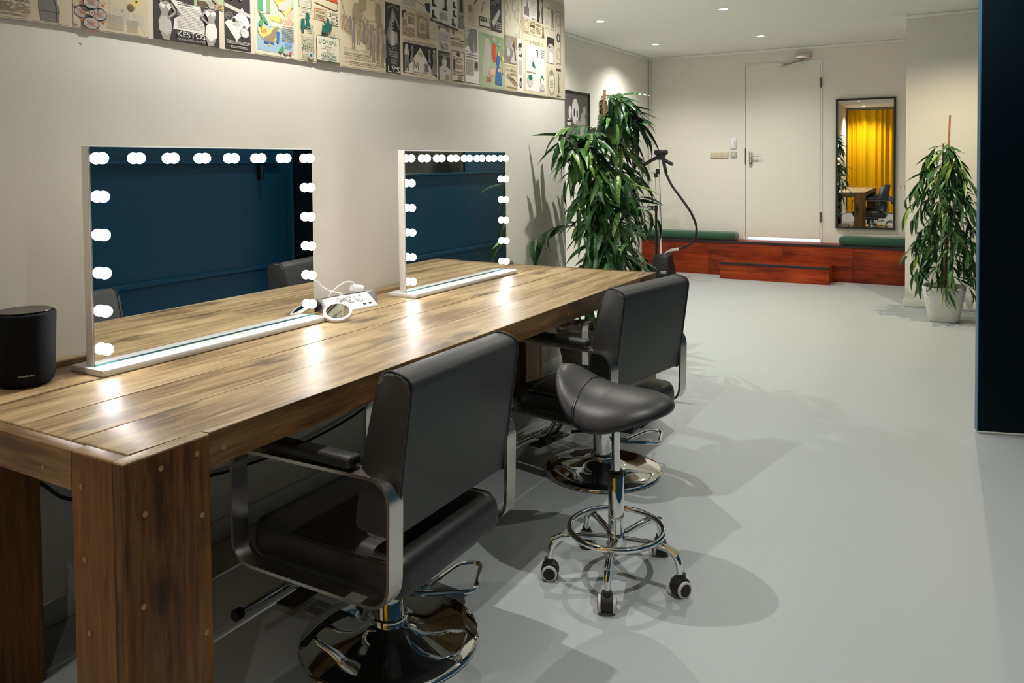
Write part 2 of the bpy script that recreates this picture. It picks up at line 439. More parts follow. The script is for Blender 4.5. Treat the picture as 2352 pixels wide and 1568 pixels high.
# ------------------------------------------------------------------ yellow curtain behind the camera
b = BM(); n = 520; rows = [0.02, .9, 1.8, 2.60]
grid = []
random.seed(4)
ph = 0
xs = []
for i in range(n+1):
    x = WX+.02 + (2.78-WX-.02)*i/n
    ph += .21 + .10*math.sin(i*.05) + .05*math.sin(i*.171)
    xs.append((x, ph))
for z in rows:
    k = 1.0 if z < 2.3 else .7
    grid.append([b.verts.new((x, -3.53 + k*.045*math.sin(p) + .015*math.sin(p*.37+1), z)) for x, p in xs])
for a, c in zip(grid, grid[1:]):
    for i in range(n): b.faces.new((a[i], a[i+1], c[i+1], c[i]))
cur = obj('curtain', b, mat('yellow_curtain', (.82, .45, .004), .75, spec=.1))
tag(cur, 'floor length yellow pleated curtain, seen reflected in the tall wall mirror', 'curtain')

# ------------------------------------------------------------------ table
H = .77
tb = thing('table', 'long reclaimed timber table with thick legs standing along the left wall', 'table', (.54, 1.52, 0))
def tpart(name, b, m, parent=tb, **k): return obj(name, b, m, parent, world=True, **k)
L_ = 3.04
rnd = random.Random(3)
def plank(x0, x1, y0, y1, z0=.735, z1=H, m=M_TOP, notch=None, wob=.0016):
    """a board with slightly wavy long edges and eased arrises"""
    b = BM(); ys = [y0 + (y1-y0)*i/14 for i in range(15)]
    le = [(x0+.0022+rnd.uniform(-wob, wob)*.8, y) for y in ys]; ri = [(x1-.0022+rnd.uniform(-wob, wob), y) for y in ys]
    if notch:
        nx, ny = notch
        ri = [(x1-.0022+rnd.uniform(-wob, wob), y) for y in ys if y0+ny < y < y1-ny]
        ri = [(nx, y0), (nx, y0+ny), (x1, y0+ny)] + ri + [(x1, y1-ny), (nx, y1-ny), (nx, y1)]
    pts = ri + le[::-1]
    dz = rnd.uniform(-.0012, .0012)
    prism(b, pts, lambda u, v, d: (u, v, d), z0, z1+dz, 0, .0042, 2)
    return tpart('plank', b, m, ang=50)
plank(.112, .336, .039, L_-.039); plank(.336, .541, .039, L_-.039); plank(.541, .745, .039, L_-.039)
plank(.745, .968, .039, L_-.039, notch=(.934, .168))
def tops(b, zmin):
    for f in b.faces:
        if all(v.co.z > zmin for v in f.verts): f.material_index = 1
b = BM(); box(b, .058, .110, .0, L_, .70, .785, .004, 2); tpart('back_rail', b, M_TOP)
for y0, y1 in ((0, .036), (L_-.036, L_)):
    b = BM(); box(b, .112, .799, y0, y1, .684, .768, .004, 2); tpart('end_rail', b, M_TOPX)
b = BM(); box(b, .938, .9665, .2055, L_-.2055, .693, .7335, .003, 2); box(b, .9660, .9685, .2055, L_-.2055, .693, .7705, .001, 1)
tops(b, .76); tpart('apron', b, [M_APRON, M_TOP])
b = BM(); box(b, .115, .150, .2155, L_-.2055, .66, .733, .003, 1); tpart('back_apron', b, M_APRON)
def leg(x0, x1, y0, y1, end, front):
    """box leg: broad side boards with visible corner joints; end = outer y side (-1 near / +1 far), front = outer x side"""
    g = thing('leg', None, None); g.parent = tb; g.location = (0, 0, 0)
    t = .036
    ztop = H if front > 0 else .733
    fx0, fx1 = (x1-t, x1) if front > 0 else (x0, x0+t)
    bx0, bx1 = (x0, x0+t) if front > 0 else (x1-t, x1)
    ey0, ey1 = (y0, y0+t) if end < 0 else (y1-t, y1)
    iy0, iy1 = (y1-t, y1) if end < 0 else (y0, y0+t)
    b = BM(); box(b, fx0, fx1, y0, y1, 0, ztop+.001, .004, 2); tops(b, .764); obj('board', b, [M_LEG, M_TOP], g, world=True)
    b = BM(); box(b, x0 if front > 0 else fx1, fx0 if front > 0 else x1, ey0, ey1, 0, ztop, .004, 2); tops(b, .764); obj('board', b, [M_LEG, M_TOPX], g, world=True)
    b = BM(); box(b, bx0, bx1, y0+t if end < 0 else y0, y1 if end < 0 else y1-t, 0, .733, .003, 1); obj('board', b, M_LEG, g, world=True)
    b = BM(); box(b, x0+t, x1-t, iy0, iy1, 0, .733, .003, 1); obj('board', b, M_LEG, g, world=True)
    return g
lg1 = leg(.800, .974, 0, .2045, -1, 1); leg(.112, .300, 0, .2145, -1, -1)
leg(.800, .974, L_-.2045, L_, 1, 1); leg(.112, .300, L_-.2045, L_, 1, -1)
# wooden pegs of the near leg and the aprons
for y, z in ((.083, .735), (.17, .737), (.037, .47), (.180, .60), (.185, .34), (.045, .655), (.05, .30)):
    b = BM(); disc_cyl(b, (.9742, y, z), (1, 0, 0), .0062, .002, 12); obj('peg', b, M_PEG, tb, world=True)
for x, z in ((.835, .70), (.84, .55), (.85, .40), (.86, .22), (.70, .715)):
    b = BM(); disc_cyl(b, (x, -.0003, z), (0, 1, 0), .006, .002, 12); obj('peg', b, M_PEG, tb, world=True)
for y in (.245, 1.30, 2.0, 2.60):
    b = BM(); disc_cyl(b, (.9686, y, .726), (1, 0, 0), .006, .002, 12); obj('peg', b, M_PEG, tb, world=True)

# ------------------------------------------------------------------ lit vanity mirrors
def vanity(y0, label, copy_of=None):
    if copy_of is not None:
        r = copy_of.copy(); link(r); r.location.y = y0; r['label'] = label
        for ch in list(copy_of.children):
            c = ch.copy(); link(c); c.parent = r
            for g in ch.children:
                d = g.copy(); link(d); d.parent = c
        return r
    t = thing('vanity_mirror', label, 'mirror', (.26, y0, H), group='bulb framed mirrors on the table')
    W = .872
    b = BM(); box(b, -.075, .075, -.014, W+.0-.004, 0.0005, .019, .003, 2); obj('base', b, M_WHITE, t)
    b = BM(); box(b, -.025, .008, 0, W, .019, .642, .003, 2); obj('frame', b, M_WHITE, t)
    b = BM(); box(b, .008, .0115, .004, W-.004, .024, .638); obj('glass', b, M_MIRROR, t, smooth=False)
    b = BM(); box(b, .0085, .0122, .004, W-.004, .0195, .024); obj('glass_edge', b, M_GLASS_EDGE, t, smooth=False)
    b = BM(); box(b, -.030, -.018, W-.001, W+.012, .07, .10, .003, 2); obj('cable_socket', b, M_PLASTIC, t)
    ymin, ymax, zt, zb = .031, W-.029, .606, .064
    pos = [(ymin+(ymax-ymin)*i/7, zt) for i in range(8)]
    for k in range(1, 6):
        z = zt + (zb-zt)*k/5; pos += [(ymin, z), (ymax, z)]
    me = me2 = None
    for (y, z) in pos:
        if me is None:
            b = BM(); ball(b, (0, 0, 0), .0164, 20, 12); o = obj('bulb', b, M_BULB, t); me = o.data
            b = BM(); disc_cyl(b, (-.0125, 0, 0), (1, 0, 0), .0105, .005, 16); s = obj('socket', b, M_WHITE, o); me2 = s.data
        else:
            o = link(bpy.data.objects.new('bulb', me)); o.parent = t
            s = link(bpy.data.objects.new('socket', me2)); s.parent = o
        o.location = (.0262, y, z)
    return t
v1 = vanity(.386, 'white vanity mirror with lit round bulbs nearest the camera, beside the black speaker')
v2 = vanity(1.815, 'white vanity mirror with lit round bulbs farther along the table, next to the leafy plant', v1)
for c in v2.children_recursive:
    pass

# ------------------------------------------------------------------ salon chairs
def strip_loop(bm, pts, th, y0, y1):
    """flat bar bent into a closed loop in the xz plane"""
    P = [Vector((p[0], p[1], 0)) for p in pts]; N = len(P)
    out = []
    for i in range(N):
        t = (P[(i+1) % N]-P[i-1]).normalized(); nrm = Vector((t.y, -t.x, 0)); out.append((P[i], P[i]-nrm*th))
    V = [[bm.verts.new((q.x, y, q.y)) for q, y in ((o, y0), (o, y1), (i_, y1), (i_, y0))] for o, i_ in out]
    for i in range(N):
        a, c = V[i], V[(i+1) % N]
        for k in range(4): bm.faces.new((a[k], a[(k+1) % 4], c[(k+1) % 4], c[k]))
def make_chair(label):
    t = thing('salon_chair', label, 'chair', (.98, .80, 0), group='hydraulic salon chairs')
    # seat cushion: crowned box with rolled rear edge
    b = BM(); box(b, -.292, .235, -.242, .242, .268, .385, .042, 4)
    for v in b.verts:
        if v.co.z > .33:
            v.co.z += .022*max(0, 1-(v.co.y/.24)**2)*max(0, 1-((v.co.x+.03)/.27)**2)
    obj('seat', b, M_LEATHER2, t)
    s = t.children[0]
    b = BM()
    path = rounded([(-.278, -.240, .372), (.215, -.240, .372), (.215, .240, .372), (-.278, .240, .372)], .05, 5)
    tube(b, path, .0045, 6, closed=True); obj('piping', b, M_SEAM, s)
    # back rest
    b = BM()
    prof = rounded([(.108, .452), (.136, .64), (.196, .862), (.286, .838), (.230, .447)], [.012, .10, .045, .030, .012], 5)
    prof = [(p[0], p[1]) for p in [Vector((q[0], q[1])) for q in prof]]
    prism(b, prof, lambda u, v, d: (u, d, v), -.262, .262, 0, .010, 3)
    for v in b.verts:   # cushioned, slightly domed faces
        dd = max(0, 1-(v.co.y/.26)**2)
    bk = obj('backrest', b, M_LEATHER, t, ang=30)
    for sy in (-1, 1):
        b = BM()
        pp = [(x, sy*.2535, z) for x, z in prof]
        c = Vector((.19, sy*.2535, .65))
        tube(b, [c+(Vector(q)-c)*1.010 for q in pp], .0030, 6, closed=True)
        obj('piping', b, M_SEAM, bk)
    # arm frames
    for sy in (-1, 1):
        y0, y1 = (.248, .300) if sy > 0 else (-.300, -.248)
        b = BM()
        loop = rounded([Vector((-.297, .284)), Vector((.242, .284)), Vector((.250, .608)), Vector((-.297, .600))], .075, 9)
        strip_loop(b, [(p[0], p[1]) for p in loop], .009, y0, y1)
        af = obj('arm_frame', b, M_STEEL, t, ang=30)
        b = BM(); box(b, -.20, .125, y0+.001, y1-.001, .609, .640, .011, 3); obj('arm_pad', b, M_LEATHER2, af)
        b = BM(); yb = sy*.2455
        prism(b, [(.155+.045*math.cos(a*PI/8), .515+.085*math.sin(a*PI/8)) for a in range(16)], lambda u, v, d: (u, d, v), yb-.0025, yb+.0025)
        sb = obj('side_bracket', b, M_STEEL, t)
        b = BM(); ball(b, (.175, sy*.252, .463), .010, 12, 8, sc=(1, .6, 1)); obj('bolt', b, M_CHROME, sb)
    # lift
    b = BM(); lathe(b, [(.041, .062), (.041, .25)], 32); obj('lift_column', b, M_CHROME, t)
    b = BM(); lathe(b, [(.050, .060), (.053, .064), (.053, .076), (.048, .080), (.041, .080)], 32); obj('collar', b, M_CHROME, t)
    b = BM(); lathe(b, [(.250, 0.0), (.2555, .004), (.2545, .011), (.247, .016), (.20, .021), (.15, .028), (.105, .037), (.07, .050), (.052, .062), (.0, .063)], 64); obj('base_disc', b, M_CHROME, t, ang=60)
    b = BM(); box(b, -.12, .12, -.10, .10, .245, .268, .006, 1); obj('under_plate', b, M_BLACKM, t)
    # foot rest
    b = BM()
    for y in (-.036, .036):
        tube(b, rounded([(-.12, y, .252), (-.20, y, .235), (-.285, y, .095), (-.345, y, .085)], .03, 4, False), .0105, 10)
    tube(b, [(-.352, -.235, .092), (-.352, .235, .092)], .0135, 12)
    fr = obj('footrest', b, M_CHROME, t)
    b = BM(); box(b, -.330, -.262, -.115, .115, .068, .074, .002, 1); obj('foot_plate', b, mat('dark_rubber', (.02, .018, .016), .5), fr)
    for y in (-.235, .235):
        b = BM(); disc_cyl(b, (-.352, y, .092), (0, 1, 0), .0165, .022, 14)
        obj('end_cap', b, M_BLACK, fr)
    # pump lever
    b = BM(); tube(b, rounded([(.03, .02, .145), (.075, .06, .135), (.075, .245, .128), (.13, .285, .126), (.205, .13, .130), (.085, .035, .135), (.035, .01, .145)], .03, 5, False), .0068, 8)
    obj('pump_lever', b, M_CHROME, t)
    return t
def copy_tree(o, label, loc, rz):
    r = o.copy(); link(r); r.location = loc; r.rotation_euler = (0, 0, rz); r['label'] = label
    for ch in list(o.children):
        c = ch.copy(); link(c); c.parent = r
        for g in ch.children:
            d = g.copy(); link(d); d.parent = c
    return r
ch1 = make_chair('black salon chair nearest the camera, pushed under the table with its back to us')
ch2 = copy_tree(ch1, 'black salon chair at the far end of the table, behind the saddle stool', (1.015, 2.235, 0), R(-11))

# ------------------------------------------------------------------ saddle stool
st = thing('saddle_stool', 'black leather saddle stool on a chrome five-wheeled base between the two salon chairs', 'stool', (1.41, 1.435, 0))
def saddle_z(a, c):
    ridge = .620 + .062*max(0, -a-.05)**1.6 + .016*max(0, -a)**3 - .016*max(0, a)**2
    drop = (.050+.024*max(0, -a))*c*c + .012*c**4
    return ridge - drop
def saddle_out(th):
    ca, sa = math.cos(th), math.sin(th)
    n = 2.35
    r = (abs(ca)**n + abs(sa)**n)**(-1/n)
    a, c = r*ca, r*sa
    c *= 1.0 - .30*max(0, a)**1.5 - .06*max(0, -a)**2
    return a, c
b = BM(); NT = 56; NR = 14; rings = []
AX, AY = .190, .180
for i in range(NR+1):
    s = i/NR; ring = []
    for k in range(NT):
        a, c = saddle_out(2*PI*k/NT)
        z = saddle_z(a*s, c*s) - .018*s**12
        ring.append(b.verts.new((a*s*AX, c*s*AY, z)) if i else None)
    rings.append(ring)
cv = b.verts.new((0, 0, saddle_z(0, 0)))
for k in range(NT): b.faces.new((cv, rings[1][k], rings[1][(k+1) % NT]))
for i in range(1, NR):
    for k in range(NT): b.faces.new((rings[i][k], rings[i+1][k], rings[i+1][(k+1) % NT], rings[i][(k+1) % NT]))
last = rings[NR]
for (sc, dz) in ((1.010, -.009), (.99, -.018), (.93, -.023), (.70, -.022)):
    new = []
    for k in range(NT):
        a, c = saddle_out(2*PI*k/NT)
        z = saddle_z(a, c) - .018 + dz
        if sc < .8: z = .530 + (z-.530)*.25
        new.append(b.verts.new((a*sc*AX, c*sc*AY, z)))
    for k in range(NT): b.faces.new((last[k], new[k], new[(k+1) % NT], last[(k+1) % NT]))
    last = new
b.faces.new(last[::-1])
seat = obj('seat', b, M_LEATHER2, st, ang=70)
b = BM(); pts = []
for i in range(25):
    c = -1 + 2*i/24; a = -.40 - .06*(1-c*c)
    lim = .965
    pts.append((a*AX, c*lim*AY, saddle_z(a, c*lim) - .020*(max(abs(c)*lim, .4))**10*.9 + .0005))
tube(b, pts, .0022, 6); tube(b, [(p[0]-.007, p[1], p[2]) for p in pts], .0015, 6)
obj('seam', b, M_SEAM, seat)
b = BM(); box(b, -.085, .085, -.07, .07, .500, .524, .004, 1); obj('under_plate', b, M_BLACKM, st)
b = BM(); tube(b, [(-.02, .05, .500), (-.06, -.10, .498), (-.10, -.125, .496)], .006, 8); obj('height_lever', b, M_BLACK, st)
b = BM(); lathe(b, [(.0140, .33), (.0140, .415), (.0132, .4155), (.0132, .4165), (.0140, .417), (.0140, .502)], 24); obj('piston_rod', b, M_CHROME, st)
b = BM(); lathe(b, [(.0255, .14), (.0255, .333), (.024, .336)], 28); lathe(b, [(.0262, .192), (.0268, .195), (.0268, .199), (.0262, .202)], 28, closed_top=False, closed_bot=False); obj('gas_cylinder', b, M_CHROME, st)
b = BM(); lathe(b, [(.0258, .331), (.0265, .335), (.0265, .344), (.023, .347), (.0142, .347)], 28); obj('collar', b, M_BLACK, st)
b = BM(); lathe(b, [(.026, .082), (.0315, .086), (.0315, .140), (.029, .146), (.026, .146)], 28); obj('hub', b, M_CHROME, st)
b = BM(); tube(b, [(.152*math.cos(2*PI*k/64), .152*math.sin(2*PI*k/64), .158) for k in range(64)], .0095, 12, closed=True); obj('foot_ring', b, M_CHROME, st)
lm = None
for k in range(5):
    an = R(-3+72*k)
    if lm is None:
        b = BM(); tube(b, rounded([(.028, 0, .128), (.165, 0, .142), (.214, 0, .125), (.218, 0, .066)], [.0, .05, .045, 0], 6, False), .0108, 12); o = obj('leg', b, M_CHROME, st); lm = o.data
        # caster: forked hood, two wheels with pale tyres
        cb = BM()
        prism(cb, [(.029*math.cos(q*PI/10), .028+.031*math.sin(q*PI/10)) for q in range(-1, 12)] + [(-.024, .008)], lambda u, v, d: (u, d, v), -.0175, .0175, 0, .003, 2)
        disc_cyl(cb, (.004, 0, .058), (0, 0, 1), .0145, .020, 18)
        c0 = obj('caster', cb, M_BLACKM, o); hm = c0.data
        wb = BM()
        for sy in (-1, 1): disc_cyl(wb, (0, sy*.0222, .0255), (0, 1, 0), .0255, .010, 26, 0, .003)
        for sy in (-1, 1): disc_cyl(wb, (0, sy*.0262, .0255), (0, 1, 0), .0192, .005, 26, 1, .001)
        w0 = obj('wheel', wb, [mat('pale_tyre', (.62, .56, .60), .5), M_BLACKM], o); wm = w0.data
        c, wv = c0, w0
    else:
        o = link(bpy.data.objects.new('leg', lm)); o.parent = st
        c = link(bpy.data.objects.new('caster', hm)); c.parent = o
        wv = link(bpy.data.objects.new('wheel', wm)); wv.parent = o
    o.rotation_euler = (0, 0, an)
    # casters trail to their own directions
    tr = [R(60), R(50), R(-20), R(-12), R(6)][k]
    for q in (c, wv):
        q.location = (.218, 0, 0); q.rotation_euler = (0, 0, tr)
# ------------------------------------------------------------------ collage of old magazine pages on the left wall
C_ = dict(cream=(.62, .53, .36), pale=(.66, .60, .45), tan=(.52, .42, .26), white=(.74, .71, .64), ink=(.020, .017, .014), brown=(.10, .065, .035), dk=(.035, .030, .027),
          grey=(.20, .185, .165), mid=(.34, .31, .27), light=(.52, .48, .42), teal=(.010, .115, .085), rust=(.50, .13, .035), blue=(.05, .14, .40), sky=(.32, .46, .55),
          green=(.24, .36, .17), sage=(.40, .45, .27), leafg=(.09, .32, .14), yellow=(.78, .58, .16), pink=(.76, .44, .32), red=(.60, .075, .02), navy=(.02, .03, .08), sepia=(.30, .23, .14), bluegrey=(.42, .44, .40))
PM = {}
def pmat(k):
    if k not in PM: PM[k] = mat('print_'+k, C_[k], .62, var=.05, vscale=9)
    return PM[k]
NODES = [(-.6, .012), (.196, .014), (.47, .013), (.74, .016), (1.02, .026), (1.17, .017), (1.40, .016), (1.645, .018), (1.945, .021), (2.064, .020), (2.30, .022), (2.616, .017), (2.76, .012), (3.03, .020), (3.25, .021), (3.57, .014), (3.69, .010), (3.84, .006)]
def off(y):
    for (a, u), (c, v) in zip(NODES, NODES[1:]):
        if y <= c: return .60*(u + (v-u)*(y-a)/(c-a))
    return .6*NODES[-1][1]
mural = thing('magazine_collage', 'collage of old cream, black and coloured magazine pages pasted high on the left wall', 'collage', (WX, 1.62, 1.775))
ZB, ZT = 1.771, 2.40
b = BM()
for (a, u), (c, v) in zip(NODES, NODES[1:]):
    vs = [b.verts.new((WX+o+dx, y, z)) for z in (ZB, ZT) for dx in (-.003, 0) for (y, o) in ((a, .6*u), (c, .6*v))]
    for q in ((0, 1, 5, 4), (2, 3, 7, 6), (0, 1, 3, 2), (4, 5, 7, 6)): b.faces.new([vs[i] for i in q])
bmesh.ops.remove_doubles(b, verts=b.verts, dist=1e-5)
obj('backing_sheet', b, mat('backing_paper', (.62, .56, .43), .7, var=.05, vscale=4), mural, world=True, smooth=False)

FONT_CACHE = {}
def text_mesh(txt):
    if txt in FONT_CACHE: return FONT_CACHE[txt]
    cu = bpy.data.curves.new('t', 'FONT'); cu.body = txt; cu.size = 1; cu.resolution_u = 3
    o = bpy.data.objects.new('t', cu); COL.objects.link(o)
    dg = bpy.context.evaluated_depsgraph_get(); dg.update()
    me = o.evaluated_get(dg).to_mesh()
    V = [v.co.copy() for v in me.vertices]; F = [tuple(p.vertices) for p in me.polygons]
    o.evaluated_get(dg).to_mesh_clear()
    bpy.data.objects.remove(o); bpy.data.curves.remove(cu)
    xs = [v.x for v in V]; ys = [v.y for v in V]
    V = [Vector(((v.x-min(xs))/(max(xs)-min(xs)), (v.y-min(ys))/(max(ys)-min(ys)), 0)) for v in V]
    FONT_CACHE[txt] = (V, F); return V, F

prnd = random.Random(11)
def page(y0, y1, z0, z1, base, prims, zv=None, lift=.0012):
    """one pasted page: a thin sheet, its printed picture and its lettering (flat print on the paper, u right, v up)"""
    zv = zv or z1
    U = lambda u: y0 + u*(y1-y0)
    Vv = lambda v: z0 + v*(zv-z0)
    def P(u, v, l): y = U(u); return (WX+off(y)+lift+l*.00022, y, Vv(v))
    b = BM(); jz = prnd.uniform(-.002, .0015)
    lo, hi = y0+.0005, y1-.0005
    vs = [b.verts.new((WX+off(y)+dx, y, z)) for z in (z0+jz, z1) for dx in (.0, lift) for y in (lo, hi)]
    for q in ((0, 1, 5, 4), (2, 3, 7, 6), (0, 1, 3, 2), (4, 5, 7, 6), (0, 2, 6, 4), (1, 3, 7, 5)): b.faces.new([vs[i] for i in q])
    pg = obj('page', b, pmat(base), mural, world=True, smooth=False)
    for kind in ('picture', 'lettering'):
        b = BM(); keys = []
        def mi(c):
            if c not in keys: keys.append(c)
            return keys.index(c)
        lay = 1
        for pr in prims:
            k = pr[0]; istext = k in 'tT'
            if istext != (kind == 'lettering'): lay += 1; continue
            if k == 'r':
                _, a, c, d, e, col = pr
                f = b.faces.new([b.verts.new(P(*q, lay)) for q in ((a, c), (d, c), (d, e), (a, e))]); f.material_index = mi(col)
            elif k == 'e':
                _, a, c, ra, rc, col = pr
                f = b.faces.new([b.verts.new(P(a+ra*math.cos(2*PI*i/18), c+rc*math.sin(2*PI*i/18), lay)) for i in range(18)]); f.material_index = mi(col)
            elif k == 'p':
                f = b.faces.new([b.verts.new(P(*q, lay)) for q in pr[1]]); f.material_index = mi(pr[2])
            elif k == 'l':
                pts, wd, col = pr[1], pr[2], pr[3]
                asp = (y1-y0)/(zv-z0)
                for q0, q1 in zip(pts, pts[1:]):
                    d = Vector(((q1[0]-q0[0])*asp, q1[1]-q0[1]))
                    if d.length < 1e-6: continue
                    nrm = Vector((-d.y, d.x)).normalized()*wd/2; nx, ny = nrm.x/asp, nrm.y
                    f = b.faces.new([b.verts.new(P(*q, lay)) for q in ((q0[0]+nx, q0[1]+ny), (q0[0]-nx, q0[1]-ny), (q1[0]-nx, q1[1]-ny), (q1[0]+nx, q1[1]+ny))]); f.material_index = mi(col)
            elif k == 't':      # block of unreadably small lines
                _, a, c, d, e, col, rows = pr
                for i in range(rows):
                    zc = c+(e-c)*(i+.5)/rows; hh = (e-c)/rows*.23; u = a
                    while u < d-.01:
                        wv = prnd.uniform(.03, .12)*(d-a)*1.6; u2 = min(d, u+wv)
                        f = b.faces.new([b.verts.new(P(*q, lay)) for q in ((u, zc-hh), (u2, zc-hh), (u2, zc+hh), (u, zc+hh))]); f.material_index = mi(col)
                        u = u2 + .022*(d-a)
                    if i % 5 == 4: continue
            elif k == 'T':      # readable words: text, u0, v0, u1, v1, colour
                _, txt, a, c, d, e, col = pr
                V, F = text_mesh(txt)
                vv = [b.verts.new(P(a+(d-a)*v.x, c+(e-c)*v.y, lay)) for v in V]
                for fc in F:
                    try: b.faces.new([vv[i] for i in fc]).material_index = mi(col)
                    except ValueError: pass
            lay += 1
        if not b.faces: b.free(); continue
        me = bpy.data.meshes.new(kind)
        bmesh.ops.translate(b, verts=b.verts, vec=-Vector(mural.location))
        b.to_mesh(me); b.free()
        for q in keys: me.materials.append(pmat(q))
        o = link(bpy.data.objects.new('printed_picture' if kind == 'picture' else 'lettering', me)); o.parent = pg
    return pg

def frame(c, wd=.012, a=.03, d=.03):
    return ('l', [(a, d), (1-a, d), (1-a, 1-d), (a, 1-d), (a, d)], wd, c)
def fig(u, v, h, wd, col, skirt=True, head=None):
    """little printed standing figure: head, trunk, skirt or legs; u centre, v feet, h height, wd width"""
    P_ = [('e', u, v+h*.92, wd*.20, h*.075, head or col)]
    if skirt: P_ += [('p', [(u-wd*.5, v), (u+wd*.5, v), (u+wd*.2, v+h*.5), (u+wd*.33, v+h*.8), (u, v+h*.86), (u-wd*.33, v+h*.8), (u-wd*.2, v+h*.5)], col)]
    else: P_ += [('p', [(u-wd*.32, v), (u-wd*.08, v), (u, v+h*.42), (u+wd*.1, v), (u+wd*.34, v), (u+wd*.3, v+h*.5), (u+wd*.38, v+h*.78), (u, v+h*.86), (u-wd*.38, v+h*.78), (u-wd*.3, v+h*.5)], col)]
    return P_
def octa(u, v, ru, rv):
    k = .42
    return [(u-ru, v-rv*k), (u-ru*k, v-rv), (u+ru*k, v-rv), (u+ru, v-rv*k), (u+ru, v+rv*k), (u+ru*k, v+rv), (u-ru*k, v+rv), (u-ru, v+rv*k), (u-ru, v-rv*k)]
ZB0 = 1.775
def heart(u, v, ru, rv):
    o = []
    for i in range(24):
        t = 2*PI*i/24
        o.append((u+ru*(math.sin(t)**3), v+rv*(13*math.cos(t)-5*math.cos(2*t)-2*math.cos(3*t)-math.cos(4*t))/16))
    return o

# page with coat sleeve
page(-.40, .466, ZB0, 2.40, 'cream', [('t', .42, .06, .86, .16, 'sepia', 4), ('t', .40, .20, .87, .56, 'sepia', 6), ('T', 'Caraman, 20b, Fontaine Saint-Martin, PARIS', .42, .58, .87, .70, 'brown'), ('t', .50, .78, .87, .98, 'sepia', 3),
     ('p', [(.905, .06), (.965, .04), (.968, .5), (.955, .99), (.900, .99), (.897, .55)], 'grey'), ('l', [(.91, .10), (.915, .5), (.905, .95)], .012, 'mid'), ('l', [(.955, .08), (.958, .5), (.948, .95)], .02, 'dk'), ('l', [(.90, .42), (.967, .40)], .012, 'dk')], zv=1.852)
# cross stitch pattern and sewing text
pr = []
for (u, v) in ((.115, .52), (.315, .52), (.215, .18), (.215, .88)):
    pr += [('p', octa(u, v, .098, .20)[:-1], 'light'), ('l', octa(u, v, .098, .20), .022, 'ink')]
    for k in (-1, 1):
        for d in (-.028, 0, .028): pr.append(('l', [(u-.045+d, v-k*.10), (u+.045+d, v+k*.10)], .013, 'rust'))
pr += [('r', .19, .43, .24, .61, 'light'), ('l', octa(.215, .52, .03, .1), .014, 'ink'), ('e', .215, .52, .012, .03, 'rust')]
for (u, v) in ((.08, .22), (.35, .22), (.08, .82), (.35, .82)): pr += [('p', [(u-.03, v+.05), (u+.03, v+.05), (u, v-.07)], 'rust'), ('l', [(u-.04, v+.10), (u+.04, v+.10)], .014, 'ink')]
pr += [('p', [(.19, -.10), (.24, -.10), (.215, -.19)], 'rust'), ('l', [(.435, -.22), (.435, 1.5)], .007, 'brown'), ('l', [(.62, 1.2), (.98, -.2)], .007, 'brown'),
       ('t', .47, .28, .70, .80, 'bluegrey', 12), ('t', .74, .28, .90, .72, 'bluegrey', 10), ('t', .25, 1.05, .40, 1.4, 'bluegrey', 9),
       ('e', .80, 1.15, .05, .14, 'yellow'), ('e', .80, 1.17, .016, .05, 'brown'), ('l', [(.79, .98), (.77, .86)], .02, 'leafg'), ('e', .70, 1.02, .012, .05, 'rust')]
page(.479, .732, ZB0, 2.40, 'cream', [(q[0], q[1], *q[2:]) for q in pr], zv=1.865)
# lingerie advertisement: black page, two grey figures, white text panel
def model(u, flip, short):
    s = -1 if flip else 1
    X = lambda d: u + s*d
    return [('p', [(X(-.02), .0), (X(.07), .0), (X(.11), .25), (X(.10), .42), (X(.05), .56), (X(.09), .72), (X(.10), .82), (X(.03), .87), (X(-.05), .84), (X(-.07), .72), (X(-.04), .58), (X(-.08), .42), (X(-.075), .22)], 'mid'),
            ('p', [(X(-.075), .20), (X(.03), .10), (X(.105), .22), (X(.10), .42), (X(.05), .52), (X(-.04), .52), (X(-.085), .40)], 'light' if not flip else 'white'),
            ('p', [(X(-.07), .74), (X(.0), .68), (X(.02), .77), (X(-.05), .82)], 'white'), ('p', [(X(.02), .76), (X(.07), .66), (X(.11), .74), (X(.07), .82)], 'white'),
            ('e', X(.01), .955, .045, .085, 'light'), ('e', X(.02), .985, .055, .07, 'mid'),
            ('l', [(X(.10), .82), (X(.165), .64), (X(.06), .50)], .05, 'mid'), ('l', [(X(-.05), .84), (X(-.10), 1.02), (X(-.02), 1.12)], .05, 'mid')]
page(.750, 1.011, ZB0, 2.40, 'dk', [('p', [(.24, .93), (.70, .86), (.74, .58), (.78, .24), (.28, .27), (.30, .5), (.40, .62)], 'white'), ('t', .34, .30, .74, .80, 'mid', 14), ('t', .36, .82, .60, .90, 'dk', 2)] + model(.15, False, 0) + model(.87, True, 0) +
     [('T', 'KESTOS', .33, .115, .76, .235, 'white'), ('T', 'SOUTIEN-GORGE & CEINTURES', .33, .035, .76, .08, 'light')], zv=1.925)
page(.906, 1.032, 1.906, 2.40, 'sage', [('r', .1, .1, .4, .9, 'brown'), ('t', .5, .1, .95, .9, 'rust', 3)], zv=1.93, lift=.002)
